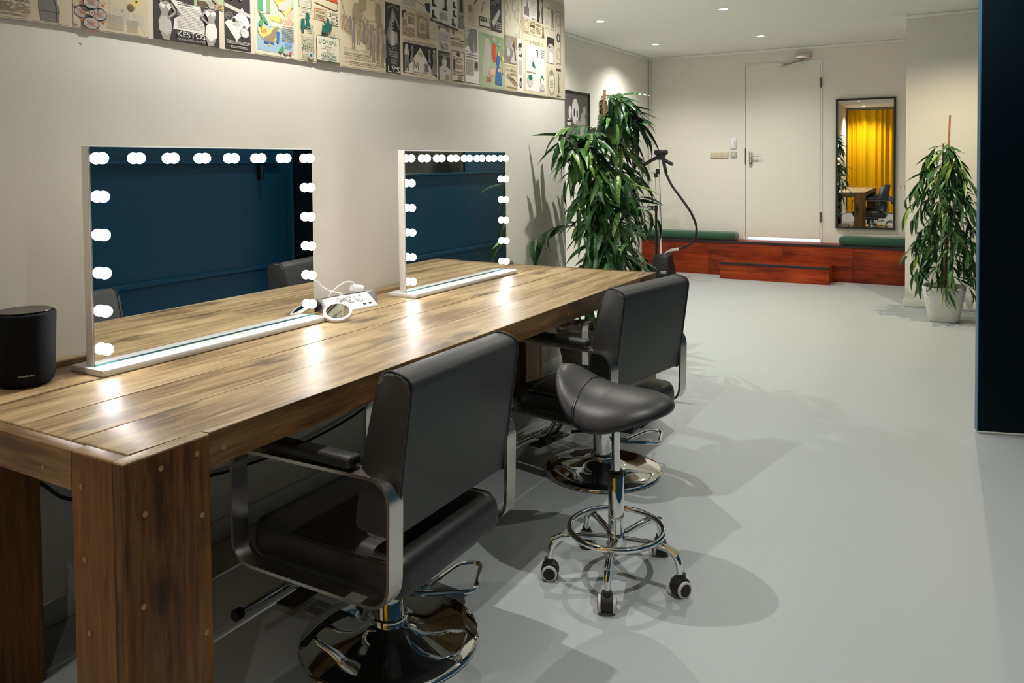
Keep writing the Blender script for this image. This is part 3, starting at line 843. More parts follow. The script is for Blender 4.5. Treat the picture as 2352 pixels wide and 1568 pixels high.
# watch advertisement
wat = [('p', [(.0, .52), (.45, .18), (1.0, .55), (.68, .88), (.45, .70)], 'white'), ('p', [(0, .84), (1, .70), (1, .77), (0, .92)], 'light'),
       ('e', .18, .66, .15, .085, 'grey'), ('e', .18, .66, .11, .062, 'dk'), ('l', [(.10, .68), (.2, .65), (.2, .70)], .008, 'light'), ('e', .36, .60, .06, .04, 'ink'),
       ('e', .76, .37, .18, .105, 'mid'), ('e', .76, .37, .155, .09, 'white'), ('l', [(.66, .41), (.78, .36)], .008, 'ink'), ('e', .74, .50, .05, .02, 'grey'),
       ('t', .30, .50, .62, .53, 'grey', 2), ('t', .05, .11, .95, .185, 'light', 3), ('t', .2, .03, .85, .085, 'light', 2), ('T', 'PHILIPPE & C', .28, .56, .68, .60, 'ink'),
       ('p', [(.1, 1.0), (.3, 1.0), (.32, 1.4), (.2, 1.4)], 'grey'), ('e', .6, 1.15, .1, .14, 'grey')]
for a in range(12): wat.append(('r', .76+.13*math.cos(a*PI/6)-.008, .37+.075*math.sin(a*PI/6)-.005, .76+.13*math.cos(a*PI/6)+.008, .37+.075*math.sin(a*PI/6)+.005, 'ink'))
page(1.034, 1.158, ZB0, 2.40, 'dk', wat, zv=1.955)
# colourful shoe page
page(1.179, 1.397, ZB0, 2.40, 'pale', [('r', .05, .06, .90, .52, 'sky'), ('p', [(.06, .10), (.30, .05), (.5, .3), (.55, .52), (.06, .55)], 'sky'), ('p', [(.42, 1.0), (.85, .66), (.92, .75), (.92, 1.4), (.40, 1.4)], 'pink'), ('p', [(.35, .63), (.6, .60), (.6, .72), (.35, .70)], 'yellow'),
     ('r', .07, .76, .18, 1.35, 'leafg'), ('r', .26, .74, .36, 1.35, 'green'), ('r', .18, .72, .26, 1.35, 'white'),
     ('p', heart(.32, .36, .26, .20), 'yellow'), ('p', heart(.70, .97, .25, .23), 'yellow'),
     ('p', [(.20, .24), (.38, .22), (.45, .30), (.50, .46), (.55, .50), (.52, .54), (.42, .48), (.34, .38), (.20, .30)], 'sepia'), ('r', .20, .205, .42, .235, 'blue'), ('p', [(.48, .44), (.56, .44), (.54, .24), (.49, .24)], 'blue'),
     ('p', [(.54, .84), (.72, .82), (.82, .98), (.88, 1.2), (.78, 1.2), (.68, 1.02), (.55, .92)], 'light'), ('p', [(.66, 1.0), (.76, 1.05), (.80, 1.2), (.72, 1.2)], 'yellow'), ('p', [(.84, .90), (.90, .92), (.92, 1.1), (.86, 1.05)], 'sky'),
     ('p', [(.06, .78), (.22, .66), (.30, .56), (.26, .54), (.14, .64)], 'leafg'), ('p', [(.10, .60), (.20, .62), (.14, .45), (.08, .52)], 'leafg'),
     ('p', [(.52, .10), (.62, .20), (.66, .14), (.58, .06)], 'leafg'), ('p', [(.74, .07), (.84, .12), (.83, .05)], 'red'), ('e', .70, .09, .06, .04, 'light'),
     ('t', .62, .30, .90, .56, 'sepia', 9), ('T', 'De long en', .58, .62, .90, .70, 'red'), ('T', 'tout fait', .66, .575, .90, .615, 'red'),
     ('T', 'Swift', .12, .39, .25, .46, 'red'), ('T', 'Swift', .52, 1.02, .66, 1.1, 'red'), ('T', 'Swift', .68, .20, .84, .28, 'blue')], zv=1.99)
# column with small advertisements
colp = [('l', [(.02, 1.0), (.02, .80), (.30, .80), (.30, 1.0)], .010, 'teal'), ('t', .06, .82, .26, .95, 'bluegrey', 4), ('l', [(.03, .68), (.36, .66), (.33, .78), (.05, .78), (.03, .68)], .008, 'bluegrey'), ('t', .07, .71, .30, .76, 'bluegrey', 2),
        ('l', [(.38, .66), (.66, .66), (.66, .83), (.38, .83), (.38, .66)], .010, 'rust'), ('T', 'SINGER', .41, .765, .63, .805, 'brown'), ('t', .41, .68, .63, .75, 'sepia', 3), ('l', [(.38, .92), (.90, .85), (.96, .88), (.96, 1.0)], .012, 'brown'), ('p', [(.66, 1.0), (.95, .98), (.95, 1.1), (.6, 1.1)], 'red'),
        ('r', .70, .62, .98, .84, 'pale'), ('T', '3', .73, .74, .79, .81, 'ink'), ('T', '5', .90, .64, .96, .76, 'ink'), ('T', 'pour', .79, .70, .89, .735, 'ink'), ('t', .74, .63, .88, .69, 'sepia', 3), ('t', .80, .77, .95, .82, 'sepia', 2)]
colp += fig(.20, .49, .22, .16, 'teal', True, 'light') + [('e', .20, .70, .045, .03, 'teal'), ('p', [(.05, .62), (.13, .63), (.13, .50), (.11, .42), (.06, .44), (.04, .5)], 'teal'), ('l', [(.14, .545), (.33, .55)], .010, 'teal'),
         ('l', [(.06, .03), (.06, .45)], .006, 'teal'), ('l', [(.33, .03), (.33, .55), ], .006, 'teal'), ('t', .08, .33, .31, .40, 'bluegrey', 4), ('t', .17, .44, .31, .52, 'bluegrey', 3),
         ('T', 'Wood-', .075, .235, .325, .305, 'teal'), ('T', 'Milne', .075, .165, .305, .235, 'teal'), ('t', .08, .05, .20, .14, 'bluegrey', 5), ('e', .26, .085, .07, .062, 'bluegrey'), ('p', [(.235, .065), (.285, .065), (.285, .11), (.235, .11)], 'teal'),
         ('r', .40, .03, .97, .415, 'pale'), ('l', [(.40, .03), (.97, .03), (.97, .415), (.40, .415), (.40, .03)], .011, 'teal'), ('T', "L'OREAL", .45, .295, .91, .365, 'teal'), ('T', 'HENNES', .58, .245, .78, .265, 'teal'), ('t', .50, .215, .86, .235, 'bluegrey', 1), ('T', 'EST', .64, .19, .72, .207, 'teal'), ('T', 'UN PRODUIT', .54, .148, .82, .172, 'teal'), ('T', 'FRANÇAIS', .49, .075, .88, .135, 'teal'), ('r', .50, .058, .87, .066, 'teal'),
         ('p', [(.58, .47), (.70, .49), (.76, .56), (.80, .66), (.72, .62), (.70, .70), (.64, .71), (.64, .62), (.54, .66), (.60, .58), (.53, .58), (.52, .49), (.56, .45)], 'teal'), ('l', [(.64, .48), (.63, .425)], .012, 'sepia'), ('l', [(.69, .49), (.68, .425)], .012, 'sepia'), ('l', octa(.79, .45, .045, .04), .006, 'teal')]
page(1.405, 1.642, ZB0, 2.40, 'cream', colp, zv=2.04)
# military clothing page: sepia crowd
sol = [('p', [(0, 1.2), (0, .50), (.10, .46), (.30, .34), (.46, .37), (.6, .30), (1, .22), (1, 1.2)], 'tan'), ('e', .38, .75, .12, .16, 'sepia'), ('l', [(.48, .98), (.55, .72), (.66, .62), (.80, .58)], .012, 'sepia'), ('e', .68, .84, .20, .16, 'tan'), ('l', octa(.68, .84, .19, .15), .006, 'sepia'),
       ('l', [(.01, .94), (.14, .60)], .016, 'sepia'), ('e', .50, .93, .09, .14, 'sepia'), ('e', .86, .80, .08, .18, 'sepia')]
for (u, v, h, c) in ((.06, .50, .20, 'sepia'), (.13, .48, .22, 'sepia'), (.20, .46, .24, 'grey'), (.42, .40, .30, 'sepia'), (.50, .38, .32, 'grey'), (.57, .30, .38, 'sepia'), (.92, .30, .40, 'sepia'), (.26, .28, .46, 'grey'), (.36, .36, .36, 'sepia'), (.70, .15, .50, 'sepia'), (.64, .24, .40, 'grey'), (.80, .14, .50, 'grey'), (.90, .12, .50, 'sepia'), (.97, .20, .42, 'grey')):
    sol += fig(u, v, h, .10, c, False) + [('l', [(u-.02, v+h*.45), (u-.02, v+h*.8)], .012, 'tan')]
sol += [('T', "VÊTEMENTS MILITAIRES POUR L'ÉTÉ", .04, .175, .66, .205, 'brown'), ('t', .04, .215, .62, .255, 'sepia', 2), ('t', .15, .09, .92, .155, 'sepia', 3), ('T', 'Les Meilleurs Tissus - La Meilleure Coupe - Le Meilleur Marché', .04, .040, .97, .068, 'brown')]
page(1.647, 1.940, ZB0, 2.40, 'cream', sol, zv=2.09)
# glove page
page(1.949, 2.059, ZB0, 2.098, 'dk', [('p', [(.08, .55), (.5, .95), (.95, .7), (.9, .45), (.5, .38), (.2, .42)], 'grey'), ('p', [(.25, .50), (.5, .90), (.8, .60), (.75, .45), (.5, .40)], 'mid'), ('p', [(.35, .40), (.52, .40), (.58, .55), (.5, .63), (.4, .55)], 'light'), ('p', [(.95, .45), (.98, .60), (.72, .74), (.55, .80), (.62, .72), (.36, .74), (.60, .68), (.34, .69), (.6, .64), (.36, .63), (.62, .60), (.8, .60), (.88, .45)], 'ink'), ('l', [(.15, .92), (.5, .98), (.9, .92)], .02, 'grey'),
     ('T', 'LYS', .18, .335, .75, .38, 'mid'), ('T', 'LUMIÈRE', .18, .295, .78, .325, 'light'), ('T', "D'ARGENT", .2, .255, .82, .287, 'light'), ('t', .2, .23, .8, .25, 'light', 1), ('t', .3, .13, .75, .215, 'mid', 7), ('T', '30fr', .42, .095, .6, .12, 'light'), ('T', 'Lys', .68, .06, .86, .12, 'mid'), ('T', 'LYS', .12, .008, .90, .095, 'white')])
page(2.069, 2.298, 2.098, 2.40, 'pale', [('p', [(.82, .6), (.86, .15), (1.0, -.0), (1.0, .7)], 'navy'), ('l', [(.4, .7), (.9, .3)], .05, 'grey'), ('t', .05, .1, .5, .6, 'bluegrey', 5)], zv=2.17)
page(2.069, 2.179, 1.952, 2.093, 'cream', [('e', .20, .78, .16, .16, 'ink'), ('e', .22, .74, .09, .12, 'light'), ('p', [(.05, .40), (.40, .40), (.34, .62), (.1, .62)], 'sepia'), ('T', 'LOTION', .45, .80, .95, .88, 'brown'), ('t', .42, .50, .95, .76, 'brown', 4), ('t', .06, .06, .95, .38, 'sepia', 7)], lift=.0018)
page(2.179, 2.298, 1.952, 2.094, 'cream', [('r', .05, .05, .97, .97, 'tan'), ('p', [(.25, .88), (.8, .82), (.85, .70), (.7, .76), (.35, .80), (.2, .74)], 'sepia'), ('l', [(.15, .1), (.18, .9)], .05, 'sepia')] + fig(.82, .15, .55, .3, 'sepia') + [('t', .3, .35, .65, .6, 'sepia', 4), ('t', .1, .1, .9, .26, 'sepia', 3)], lift=.0018)
page(2.069, 2.361, ZB0, 1.953, 'cream', [('p', [(.03, .06), (.03, .88), (.97, .88), (.97, .04)], 'dk'), ('p', [(.06, .08), (.94, .04), (.50, .80)], 'pale'), ('T', 'LES MAISONS de FRANCE ou BRETEL', .06, .905, .95, .955, 'brown'),
     ('t', .44, .56, .56, .68, 'sepia', 3), ('l', [(.31, .18), (.33, .40), (.38, .24), (.42, .40), (.44, .18)], .035, 'grey'), ('p', [(.60, .17), (.74, .17), (.72, .28), (.74, .38), (.60, .38), (.62, .28)], 'grey'), ('l', [(.67, .17), (.67, .38)], .02, 'dk'), ('t', .3, .10, .7, .14, 'sepia', 1)] +
     fig(.12, .12, .72, .17, 'grey', False, 'light') + [('p', [(.06, .55), (.18, .55), (.16, .76), (.08, .76)], 'light')] + fig(.26, .40, .42, .12, 'grey', True, 'mid') + fig(.74, .42, .38, .11, 'grey', True, 'mid') + fig(.88, .12, .70, .16, 'grey', True, 'light'))
boot = lambda u, v, s, sh=False: [('p', [(u-.03*s, v+.26*s), (u+.05*s, v+.26*s), (u+.05*s, v+.12*s), (u+.14*s, v+.04*s), (u+.15*s, v), (u-.04*s, v), (u-.02*s, v+.12*s)], 'dk')]
page(2.298, 2.551, 2.051, 2.40, 'white', boot(.10, .55, 1) + boot(.10, .18, 1) + boot(.84, .68, .8) + boot(.84, .40, .8) + boot(.80, .10, .9) + [('p', [(.50, 1.2), (.60, 1.2), (.58, .70), (.62, .52), (.45, .50), (.42, .54), (.52, .62)], 'dk'), ('p', [(0, .07), (1, -.04), (1, .02), (0, .16)], 'dk'), ('T', 'APPRENEZ', .03, .075, .26, .125, 'white'), ('t', .33, .18, .62, .45, 'mid', 4)], zv=2.21)
page(2.551, 2.614, 2.057, 2.40, 'grey', [('r', .1, .1, .95, .9, 'mid'), ('T', 'BAS', .2, .28, .85, .40, 'dk'), ('T', 'NYL', .2, .12, .85, .25, 'dk'), ('p', [(.3, .5), (.8, .5), (.7, 1.0), (.4, 1.0)], 'dk')], zv=2.24)
page(2.298, 2.365, 1.962, 2.054, 'pale', [('t', .1, .05, .9, .95, 'bluegrey', 7)], lift=.0018)
page(2.369, 2.470, 1.925, 2.051, 'light', [('r', 0, .82, 1, 1, 'grey'), ('e', .4, .85, .3, .08, 'pale'), ('t', .15, .42, .9, .7, 'bluegrey', 3), ('l', [(.2, .32), (.38, .08)], .06, 'ink'), ('T', 'Gibbs', .45, .22, .85, .32, 'brown'), ('t', .45, .08, .85, .18, 'sepia', 2)], lift=.0018)
page(2.474, 2.614, 1.956, 2.061, 'cream', [('p', [(.12, .70), (.30, .60), (.34, .92), (.18, .95)], 'grey'), ('t', .4, .72, .95, .92, 'tan', 3), ('T', 'Solido', .36, .42, .66, .54, 'brown'), ('r', .05, .40, .30, .46, 'dk'), ('r', .70, .36, .98, .42, 'dk'), ('t', .06, .06, .95, .30, 'sepia', 4)], lift=.0018)
page(2.369, 2.474, ZB0, 1.923, 'dk', [('T', 'FLORIZONE', .08, .83, .92, .93, 'light'), ('e', .5, .64, .20, .14, 'light'), ('p', [(.30, .72), (.7, .72), (.60, .84), (.42, .84)], 'mid'), ('p', [(.05, .0), (.95, .0), (.98, .40), (.62, .54), (.40, .54), (.04, .42)], 'light'), ('l', [(.36, .36), (.5, .32), (.66, .36)], .03, 'dk'), ('p', [(.55, .02), (.9, .04), (.86, .24), (.6, .2)], 'sepia')])
page(2.482, 2.618, ZB0, 1.946, 'cream', [frame('sepia', .05, .04, .04), ('p', [(.35, .84), (.6, .80), (.66, .90), (.45, .97)], 'ink'), ('T', 'Erasmic', .16, .70, .84, .80, 'ink'), ('T', 'Savon', .38, .61, .72, .68, 'brown'), ('r', .16, .40, .30, .70, 'ink'), ('t', .36, .42, .84, .57, 'sepia', 4), ('T', '"Erasmic"', .12, .29, .90, .38, 'ink'), ('t', .14, .22, .9, .27, 'brown', 1), ('e', .65, .14, .16, .09, 'sepia'), ('r', .18, .05, .85, .07, 'ink')])
page(2.614, 2.757, 2.094, 2.40, 'cream', [('l', [(.08, 1.2), (.15, .85), (.25, .80)], .03, 'ink'), ('l', [(.70, .70), (.92, .85), (.9, 1.2)], .04, 'ink'), ('e', .5, .42, .22, .18, 'tan'), ('e', .42, .52, .16, .12, 'sepia'), ('r', .3, .08, .72, .3, 'tan')], zv=2.27)
page(2.618, 2.757, ZB0, 2.086, 'white', [('p', [(0, .62), (0, .98), (.9, .98), (.92, .66), (.6, .55), (.45, .56), (.25, .68)], 'mid'), ('p', [(.0, .99), (.42, .99), (.40, .80), (.52, .70), (.22, .70), (.10, .82), (0, .84)], 'light'), ('p', [(.12, .76), (.45, .98), (.92, .98), (.92, .62), (.78, .58), (.66, .80), (.55, .58), (.40, .60)], 'grey'), ('l', [(.2, .93), (.34, .92)], .02, 'dk'), ('l', [(0, .58), (.5, .54), (.98, .60)], .008, 'mid'), ('t', .08, .46, .9, .54, 'grey', 2), ('t', .05, .16, .62, .44, 'mid', 14), ('r', .68, .26, .95, .42, 'mid'), ('e', .82, .35, .09, .06, 'dk'), ('r', .02, .025, .96, .035, 'ink')])
page(2.762, 2.881, 2.098, 2.40, 'pale', [('l', [(.2, .42), (.45, .80)], .03, 'dk'), ('l', [(.4, 1.0), (.9, .94), (.95, 1.2)], .02, 'grey'), ('r', .04, .03, .97, .34, 'dk'), ('r', .10, .08, .92, .20, 'pale'), ('e', .82, .28, .12, .08, 'light'), ('T', 'Fil', .12, .24, .6, .31, 'light')], zv=2.28)
page(2.886, 3.001, 2.096, 2.40, 'dk', [('p', [(.08, .25), (.75, .68), (.92, .60), (.28, .12)], 'light'), ('e', .6, .95, .25, .12, 'grey'), ('t', .05, .74, .5, .86, 'mid', 3), ('t', .5, .06, .95, .3, 'light', 4)], zv=2.29)
# green fashion plate
gp = [('r', .03, .02, .97, .98, 'sage'), ('p', [(.03, .98), (.97, .98), (.97, .6), (.7, .5), (.6, .7), (.3, .92)], 'green'), ('p', [(.14, .40), (.22, .88), (.32, .92), (.44, .85), (.46, .60), (.40, .40), (.30, .20), (.12, .18)], 'light'), ('e', .33, .88, .07, .03, 'pink'),
      ('p', [(.48, .62), (.50, .80), (.58, .86), (.68, .80), (.64, .72), (.66, .5), (.58, .46)], 'red'), ('e', .585, .92, .045, .04, 'pink'), ('p', [(.42, .34), (.62, .38), (.60, .24), (.46, .20), (.38, .26)], 'pink'), ('l', [(.42, .25), (.56, .23)], .012, 'red'),
      ('p', [(.62, .08), (.90, .07), (.86, .30), (.78, .44), (.84, .58), (.80, .62), (.70, .62), (.66, .54), (.70, .42), (.64, .28)], 'blue'), ('e', .76, .66, .045, .04, 'pink'), ('p', [(.90, .46), (.98, .52), (.97, .30), (.90, .3)], 'tan'), ('e', .92, .58, .045, .05, 'yellow'), ('r', .72, .32, .82, .38, 'pink'),
      ('t', .28, .10, .46, .20, 'rust', 3), ('p', [(.72, .82), (.80, .92), (.82, .80)], 'sky')]
page(2.762, 3.026, ZB0, 2.075, 'sage', gp)
dr = []
for i in range(14):
    u = prnd.uniform(.15, .85); v = prnd.uniform(.1, .8)
    dr.append(('l', [tuple(q[:2]) for q in spline([(u, v, 0), (u+prnd.uniform(-.1, .1), v+.12, 0), (u+prnd.uniform(-.15, .15), v+.25, 0), (u+prnd.uniform(-.15, .15), v+.4, 0)], 3)], .010, 'mid'))
page(3.030, 3.248, 2.094, 2.40, 'pale', dr + [('t', .55, .02, .85, .12, 'bluegrey', 5), ('l', [(.02, 0), (.02, 1.2)], .02, 'tan'), ('l', [(.97, 0), (.97, 1.2)], .02, 'tan')], zv=2.31)
page(3.031, 3.174, 1.932, 2.090, 'sepia', [('e', .35, .74, .25, .24, 'mid'), ('e', .40, .30, .40, .26, 'grey'), ('p', [(.45, .05), (.95, .05), (.98, .5), (.85, .62), (.72, .58), (.66, .35)], 'light'), ('e', .64, .66, .11, .14, 'light'), ('p', [(.55, .66), (.75, .85), (.85, .5), (.92, .15), (.82, .12), (.72, .6)], 'brown'), ('e', .3, .4, .14, .16, 'light')], lift=.0018)
page(3.031, 3.185, ZB0, 1.925, 'cream', [('t', .06, .90, .95, .98, 'sepia', 2), frame('tan', .02), ('T', 'GLOBEOL', .10, .74, .90, .84, 'brown'), ('p', [(.10, .55), (.25, .66), (.45, .52), (.95, .30), (.95, .20), (.75, .20), (.5, .34), (.15, .50)], 'sepia'), ('l', [(.35, .50), (.5, .46), (.6, .48), (.85, .32)], .04, 'ink'), ('t', .4, .58, .9, .70, 'sepia', 3), ('t', .1, .08, .9, .16, 'sepia', 2)])
page(3.179, 3.248, ZB0, 2.094, 'white', [('e', .45, .80, .32, .085, 'light'), ('p', [(.12, .82), (.8, .84), (.8, .92), (.2, .90)], 'dk'), ('p', [(.2, .72), (.5, .68), (.75, .74), (.8, .66), (.2, .66)], 'dk'), ('e', .4, .79, .06, .012, 'dk'), ('t', .15, .32, .85, .60, 'light', 16), ('e', .55, .14, .24, .06, 'dk'), ('e', .55, .22, .2, .05, 'dk'), ('T', '8', .45, .1, .75, .2, 'white')], lift=.002)
page(3.254, 3.514, 2.226, 2.40, 'white', [('p', [(.05, .15), (.30, .1), (.30, .5), (.24, .55), (.21, .95), (.17, .60), (.1, .5), (.05, .55)], 'grey'), ('t', .36, .2, .66, .9, 'light', 7), ('r', .70, .0, 1, 1.5, 'dk'), ('p', [(.80, .0), (.95, .0), (.93, .6), (.98, .9), (.88, 1.2), (.8, .8), (.86, .4)], 'light'), ('t', .4, .04, .7, .1, 'dk', 1)], zv=2.36)
page(3.254, 3.544, 2.134, 2.222, 'cream', [('l', octa(.14, .6, .11, .3), .03, 'brown'), ('r', .30, .52, .52, .72, 'brown'), ('t', .30, .76, .52, .95, 'brown', 2), ('t', .3, .1, .52, .45, 'sepia', 4), ('p', [(.56, .75), (.78, .72), (.78, .82), (.68, .92), (.56, .86)], 'sepia'), ('t', .57, .2, .78, .65, 'sepia', 4), ('t', .04, .05, .25, .2, 'sepia', 2)] + fig(.90, .05, .85, .10, 'brown'), lift=.0018)
page(3.526, 3.685, 2.206, 2.38, 'pale', [('T', 'Pergola', .08, .70, .70, .80, 'brown'), ('t', .06, .1, .55, .6, 'light', 8)] + fig(.80, .06, .80, .30, 'grey', False, 'light'), lift=.002)
page(3.265, 3.562, ZB0, 2.126, 'pale', [frame('yellow', .008, .04, .03), ('T', 'TEINDELYS', .24, .865, .86, .925, 'brown'), ('T', 'Poudre', .06, .90, .22, .925, 'sepia'), ('r', .06, .05, .95, .84, 'white'), ('e', .55, .72, .07, .07, 'ink'), ('e', .53, .71, .055, .055, 'white'), ('p', [(.34, .48), (.48, .45), (.44, .53), (.37, .60), (.34, .54)], 'teal'), ('e', .36, .60, .05, .05, 'light'), ('e', .24, .22, .14, .11, 'light'), ('e', .25, .28, .09, .05, 'teal'), ('p', [(.70, .22), (.82, .22), (.86, .30), (.78, .36), (.70, .30)], 'teal'), ('e', .77, .25, .06, .05, 'white'), ('p', [(.66, .08), (.90, .08), (.84, .20), (.72, .20)], 'light'), ('t', .72, .64, .92, .82, 'light', 5), ('t', .1, .36, .5, .39, 'sepia', 1)])
page(3.574, 3.678, 1.989, 2.153, 'light', [('r', 0, .60, 1, 1, 'dk'), ('e', .5, .62, .40, .14, 'light'), ('e', .32, .62, .08, .03, 'dk'), ('e', .68, .62, .08, .03, 'dk'), ('p', [(.1, .0), (.8, .0), (.75, .40), (.3, .45)], 'white')], lift=.002)
page(3.574, 3.690, ZB0, 1.960, 'cream', [('e', .5, .48, .46, .46, 'mid'), ('e', .5, .48, .33, .36, 'pale'), ('e', .5, .82, .20, .10, 'sepia'), ('t', .3, .3, .7, .6, 'sepia', 6)], lift=.0018)
page(3.697, 3.778, 1.991, 2.34, 'pale', [frame('brown', .012, .08, .02), ('l', octa(.5, .82, .28, .1), .01, 'brown'), ('e', .5, .50, .32, .085, 'dk'), ('e', .5, .50, .18, .05, 'light'), ('l', octa(.5, .2, .28, .1), .01, 'sepia')], lift=.002)
page(3.697, 3.778, ZB0, 1.975, 'cream', [('r', .08, .86, .95, .95, 'brown')] + fig(.52, .18, .62, .40, 'grey', True) + [('l', [(.52, .08), (.52, .2)], .02, 'grey'), ('t', .15, .02, .9, .08, 'brown', 1)])

# ------------------------------------------------------------------ framed photographs in the alcove
def picture(y0, y1, z0, z1, label, which):
    t = thing('framed_photograph', label, 'picture', (XA, (y0+y1)/2, z0), group='framed photographs in the alcove')
    b = BM(); fw_ = .018; x1 = XA+.026
    box(b, XA, x1, y0, y0+fw_, z0, z1); box(b, XA, x1, y1-fw_, y1, z0, z1); box(b, XA, x1, y0+fw_, y1-fw_, z0, z0+fw_); box(b, XA, x1, y0+fw_, y1-fw_, z1-fw_, z1)
    obj('frame', b, M_BLACKM, t, world=True, smooth=False)
    b = BM(); box(b, XA, XA+.012, y0+fw_, y1-fw_, z0+fw_, z1-fw_); obj('photograph', b, mat('photo_grey', (.085, .075, .070), .35, var=.45, vscale=5), t, world=True, smooth=False)
    b = BM(); cs = [mat('photo_white', (.62, .60, .58), .35), mat('photo_light', (.30, .28, .27), .35), mat('photo_dark', (.03, .028, .027), .35)]
    W, Hh = y1-y0, z1-z0
    for n, (cu, cv, ru, rv, mi) in enumerate(which):
        f = b.faces.new([b.verts.new((XA+.0125+.0003*n, y0+W*(cu+ru*math.cos(2*PI*i/20)), z0+Hh*(cv+rv*math.sin(2*PI*i/20)))) for i in range(20)]); f.material_index = mi
    obj('image_figures', b, cs, t, world=True, smooth=False)
picture(6.22, 6.858, 1.44, 2.082, 'framed grey photograph next to the collage, showing a pale oval with two dark spots',
        [(.46, .68, .13, .21, 0), (.42, .66, .025, .07, 2), (.53, .64, .025, .07, 2), (.26, .66, .055, .10, 0), (.22, .50, .07, .06, 0), (.74, .42, .12, .26, 1), (.55, .50, .08, .05, 1), (.80, .70, .06, .08, 1), (.5, .25, .06, .12, 1), (.24, .52, .10, .02, 2)])
picture(7.164, 7.866, 1.52, 2.035, 'framed dark photograph half hidden behind the top of the leafy plant',
        [(.4, .6, .15, .2, 1), (.65, .5, .12, .22, 1), (.5, .75, .08, .1, 0)])
# ------------------------------------------------------------------ stained plywood bench, step, cushions
bn = thing('platform_bench', 'long low red stained plywood bench with black edging along the back wall', 'bench', (.40, 8.58, 0))
BY0, BZ = 8.442, .405
xs = [XA+.002, -.30, .55, 1.30, XC-.002]
for a, c in zip(xs, xs[1:]):
    b = BM(); box(b, a+.0008, c-.0008, BY0, BY0+.018, .0, BZ-.022, .0012, 1); obj('front_panel', b, M_RED, bn, world=True)
b = BM(); box(b, XA+.002, XC-.002, BY0+.004, YB-.012, BZ-.02, BZ, .001, 1); obj('seat_board', b, M_RED, bn, world=True)
b = BM(); box(b, XA+.002, XC-.002, BY0-.006, BY0+.004, BZ-.024, BZ+.002, .002, 1); obj('edge_strip', b, M_BLACKM, bn, world=True)
sp = thing('step', 'small red stained plywood step with black nosing in front of the white door', 'step', (.503, 8.30, 0))
b = BM(); box(b, -.086, 1.092, 8.152, 8.17, 0, .172, .001, 1); obj('front_panel', b, M_RED, sp, world=True)
for x0, x1 in ((-.086, -.068), (1.074, 1.092)):
    b = BM(); box(b, x0, x1, 8.17, BY0-.008, 0, .172, .001, 1); obj('side_panel', b, M_RED, sp, world=True)
b = BM(); box(b, -.086, 1.092, 8.156, BY0-.008, .172, .19, .001, 1); obj('tread', b, M_RED, sp, world=True)
b = BM(); box(b, -.088, 1.094, 8.146, 8.156, .166, .192, .002, 1); obj('nosing', b, M_BLACKM, sp, world=True)
def cushion(x0, x1, label):
    b = BM(); box(b, x0, x1, BY0+.0, YB-.04, BZ+.002, BZ+.098, .040, 4)
    o = obj('bench_cushion', b, M_GREEN); tag(o, label, 'cushion', 'green cushions on the bench')
cushion(XA+.03, .012, 'long green bolster cushion left of the white door, behind the garment steamer')
cushion(1.146, XC-.01, 'long green bolster cushion right of the white door, under the tall wall mirror')

# ------------------------------------------------------------------ tall wall mirror
wm = thing('wall_mirror', 'tall black framed mirror on the back wall reflecting a yellow curtain', 'mirror', (1.391, YB-.006, .576))
mx0, mx1, mz0, mz1, mf = 1.085, 1.697, .577, 2.037, .020
b = BM()
box(b, mx0, mx0+mf, YB-.034, YB, mz0, mz1); box(b, mx1-mf, mx1, YB-.034, YB, mz0, mz1)
box(b, mx0+mf, mx1-mf, YB-.034, YB, mz0, mz0+mf); box(b, mx0+mf, mx1-mf, YB-.034, YB, mz1-mf, mz1)
obj('frame', b, M_BLACKM, wm, world=True, smooth=False)
b = BM(); box(b, mx0+mf, mx1-mf, YB-.020, YB-.004, mz0+mf, mz1-mf); obj('glass', b, M_MIRROR, wm, world=True, smooth=False)
wm.rotation_euler = (0, 0, .0156)

# ------------------------------------------------------------------ switches by the door
sw = thing('light_switch_bank', 'row of three cream light switches left of the white back door', 'light switch', (-.246, YB, 1.42))
M_SWITCH = mat('cream_plastic', (.60, .53, .38), .4)
b = BM(); box(b, -.357, -.135, YB-.010, YB, 1.383, 1.457, .003, 1); obj('plate', b, M_SWITCH, sw, world=True)
for k in range(3):
    b = BM(); x = -.352+.0725*k; box(b, x, x+.068, YB-.016, YB-.008, 1.388, 1.452, .004, 2); obj('rocker', b, M_SWITCH, sw, world=True)
s2 = thing('wall_socket', 'single square grey wall switch beside the frame of the white back door', 'switch', (-.075, YB, 1.42))
b = BM(); box(b, -.108, -.038, YB-.012, YB, 1.388, 1.462, .004, 2); obj('plate', b, mat('grey_plastic', (.42, .41, .37), .4), s2, world=True)
b = BM(); box(b, -.094, -.052, YB-.017, YB-.010, 1.402, 1.448, .003, 1); obj('rocker', b, M_SWITCH, s2, world=True)
s3 = thing('wall_control', 'white door release box above the switches, left of the back door', 'control box', (-.075, YB, 1.56))
b = BM(); box(b, -.108, -.040, YB-.018, YB, 1.50, 1.625, .006, 2); obj('body', b, M_PLASTIC, s3, world=True)
b = BM(); box(b, -.060, -.050, YB-.021, YB-.016, 1.53, 1.60, .002, 1); obj('slot', b, mat('grey_plastic', (.42, .41, .37), .4), s3, world=True)
hkk = thing('coat_hook', 'small silver hook on the wall corner beside the right hand plant', 'hook', (XC, YC+.04, 1.08))
b = BM(); disc_cyl(b, (XC-.006, YC+.05, 1.09), (1, 0, 0), .022, .012, 14); obj('hook_plate', b, M_STEEL, hkk, world=True)
b = BM(); tube(b, spline([(XC-.010, YC+.05, 1.085), (XC-.035, YC+.05, 1.07), (XC-.045, YC+.05, 1.09), (XC-.05, YC+.05, 1.11)], 4), .006, 8); obj('hook_arm', b, M_STEEL, hkk, world=True)

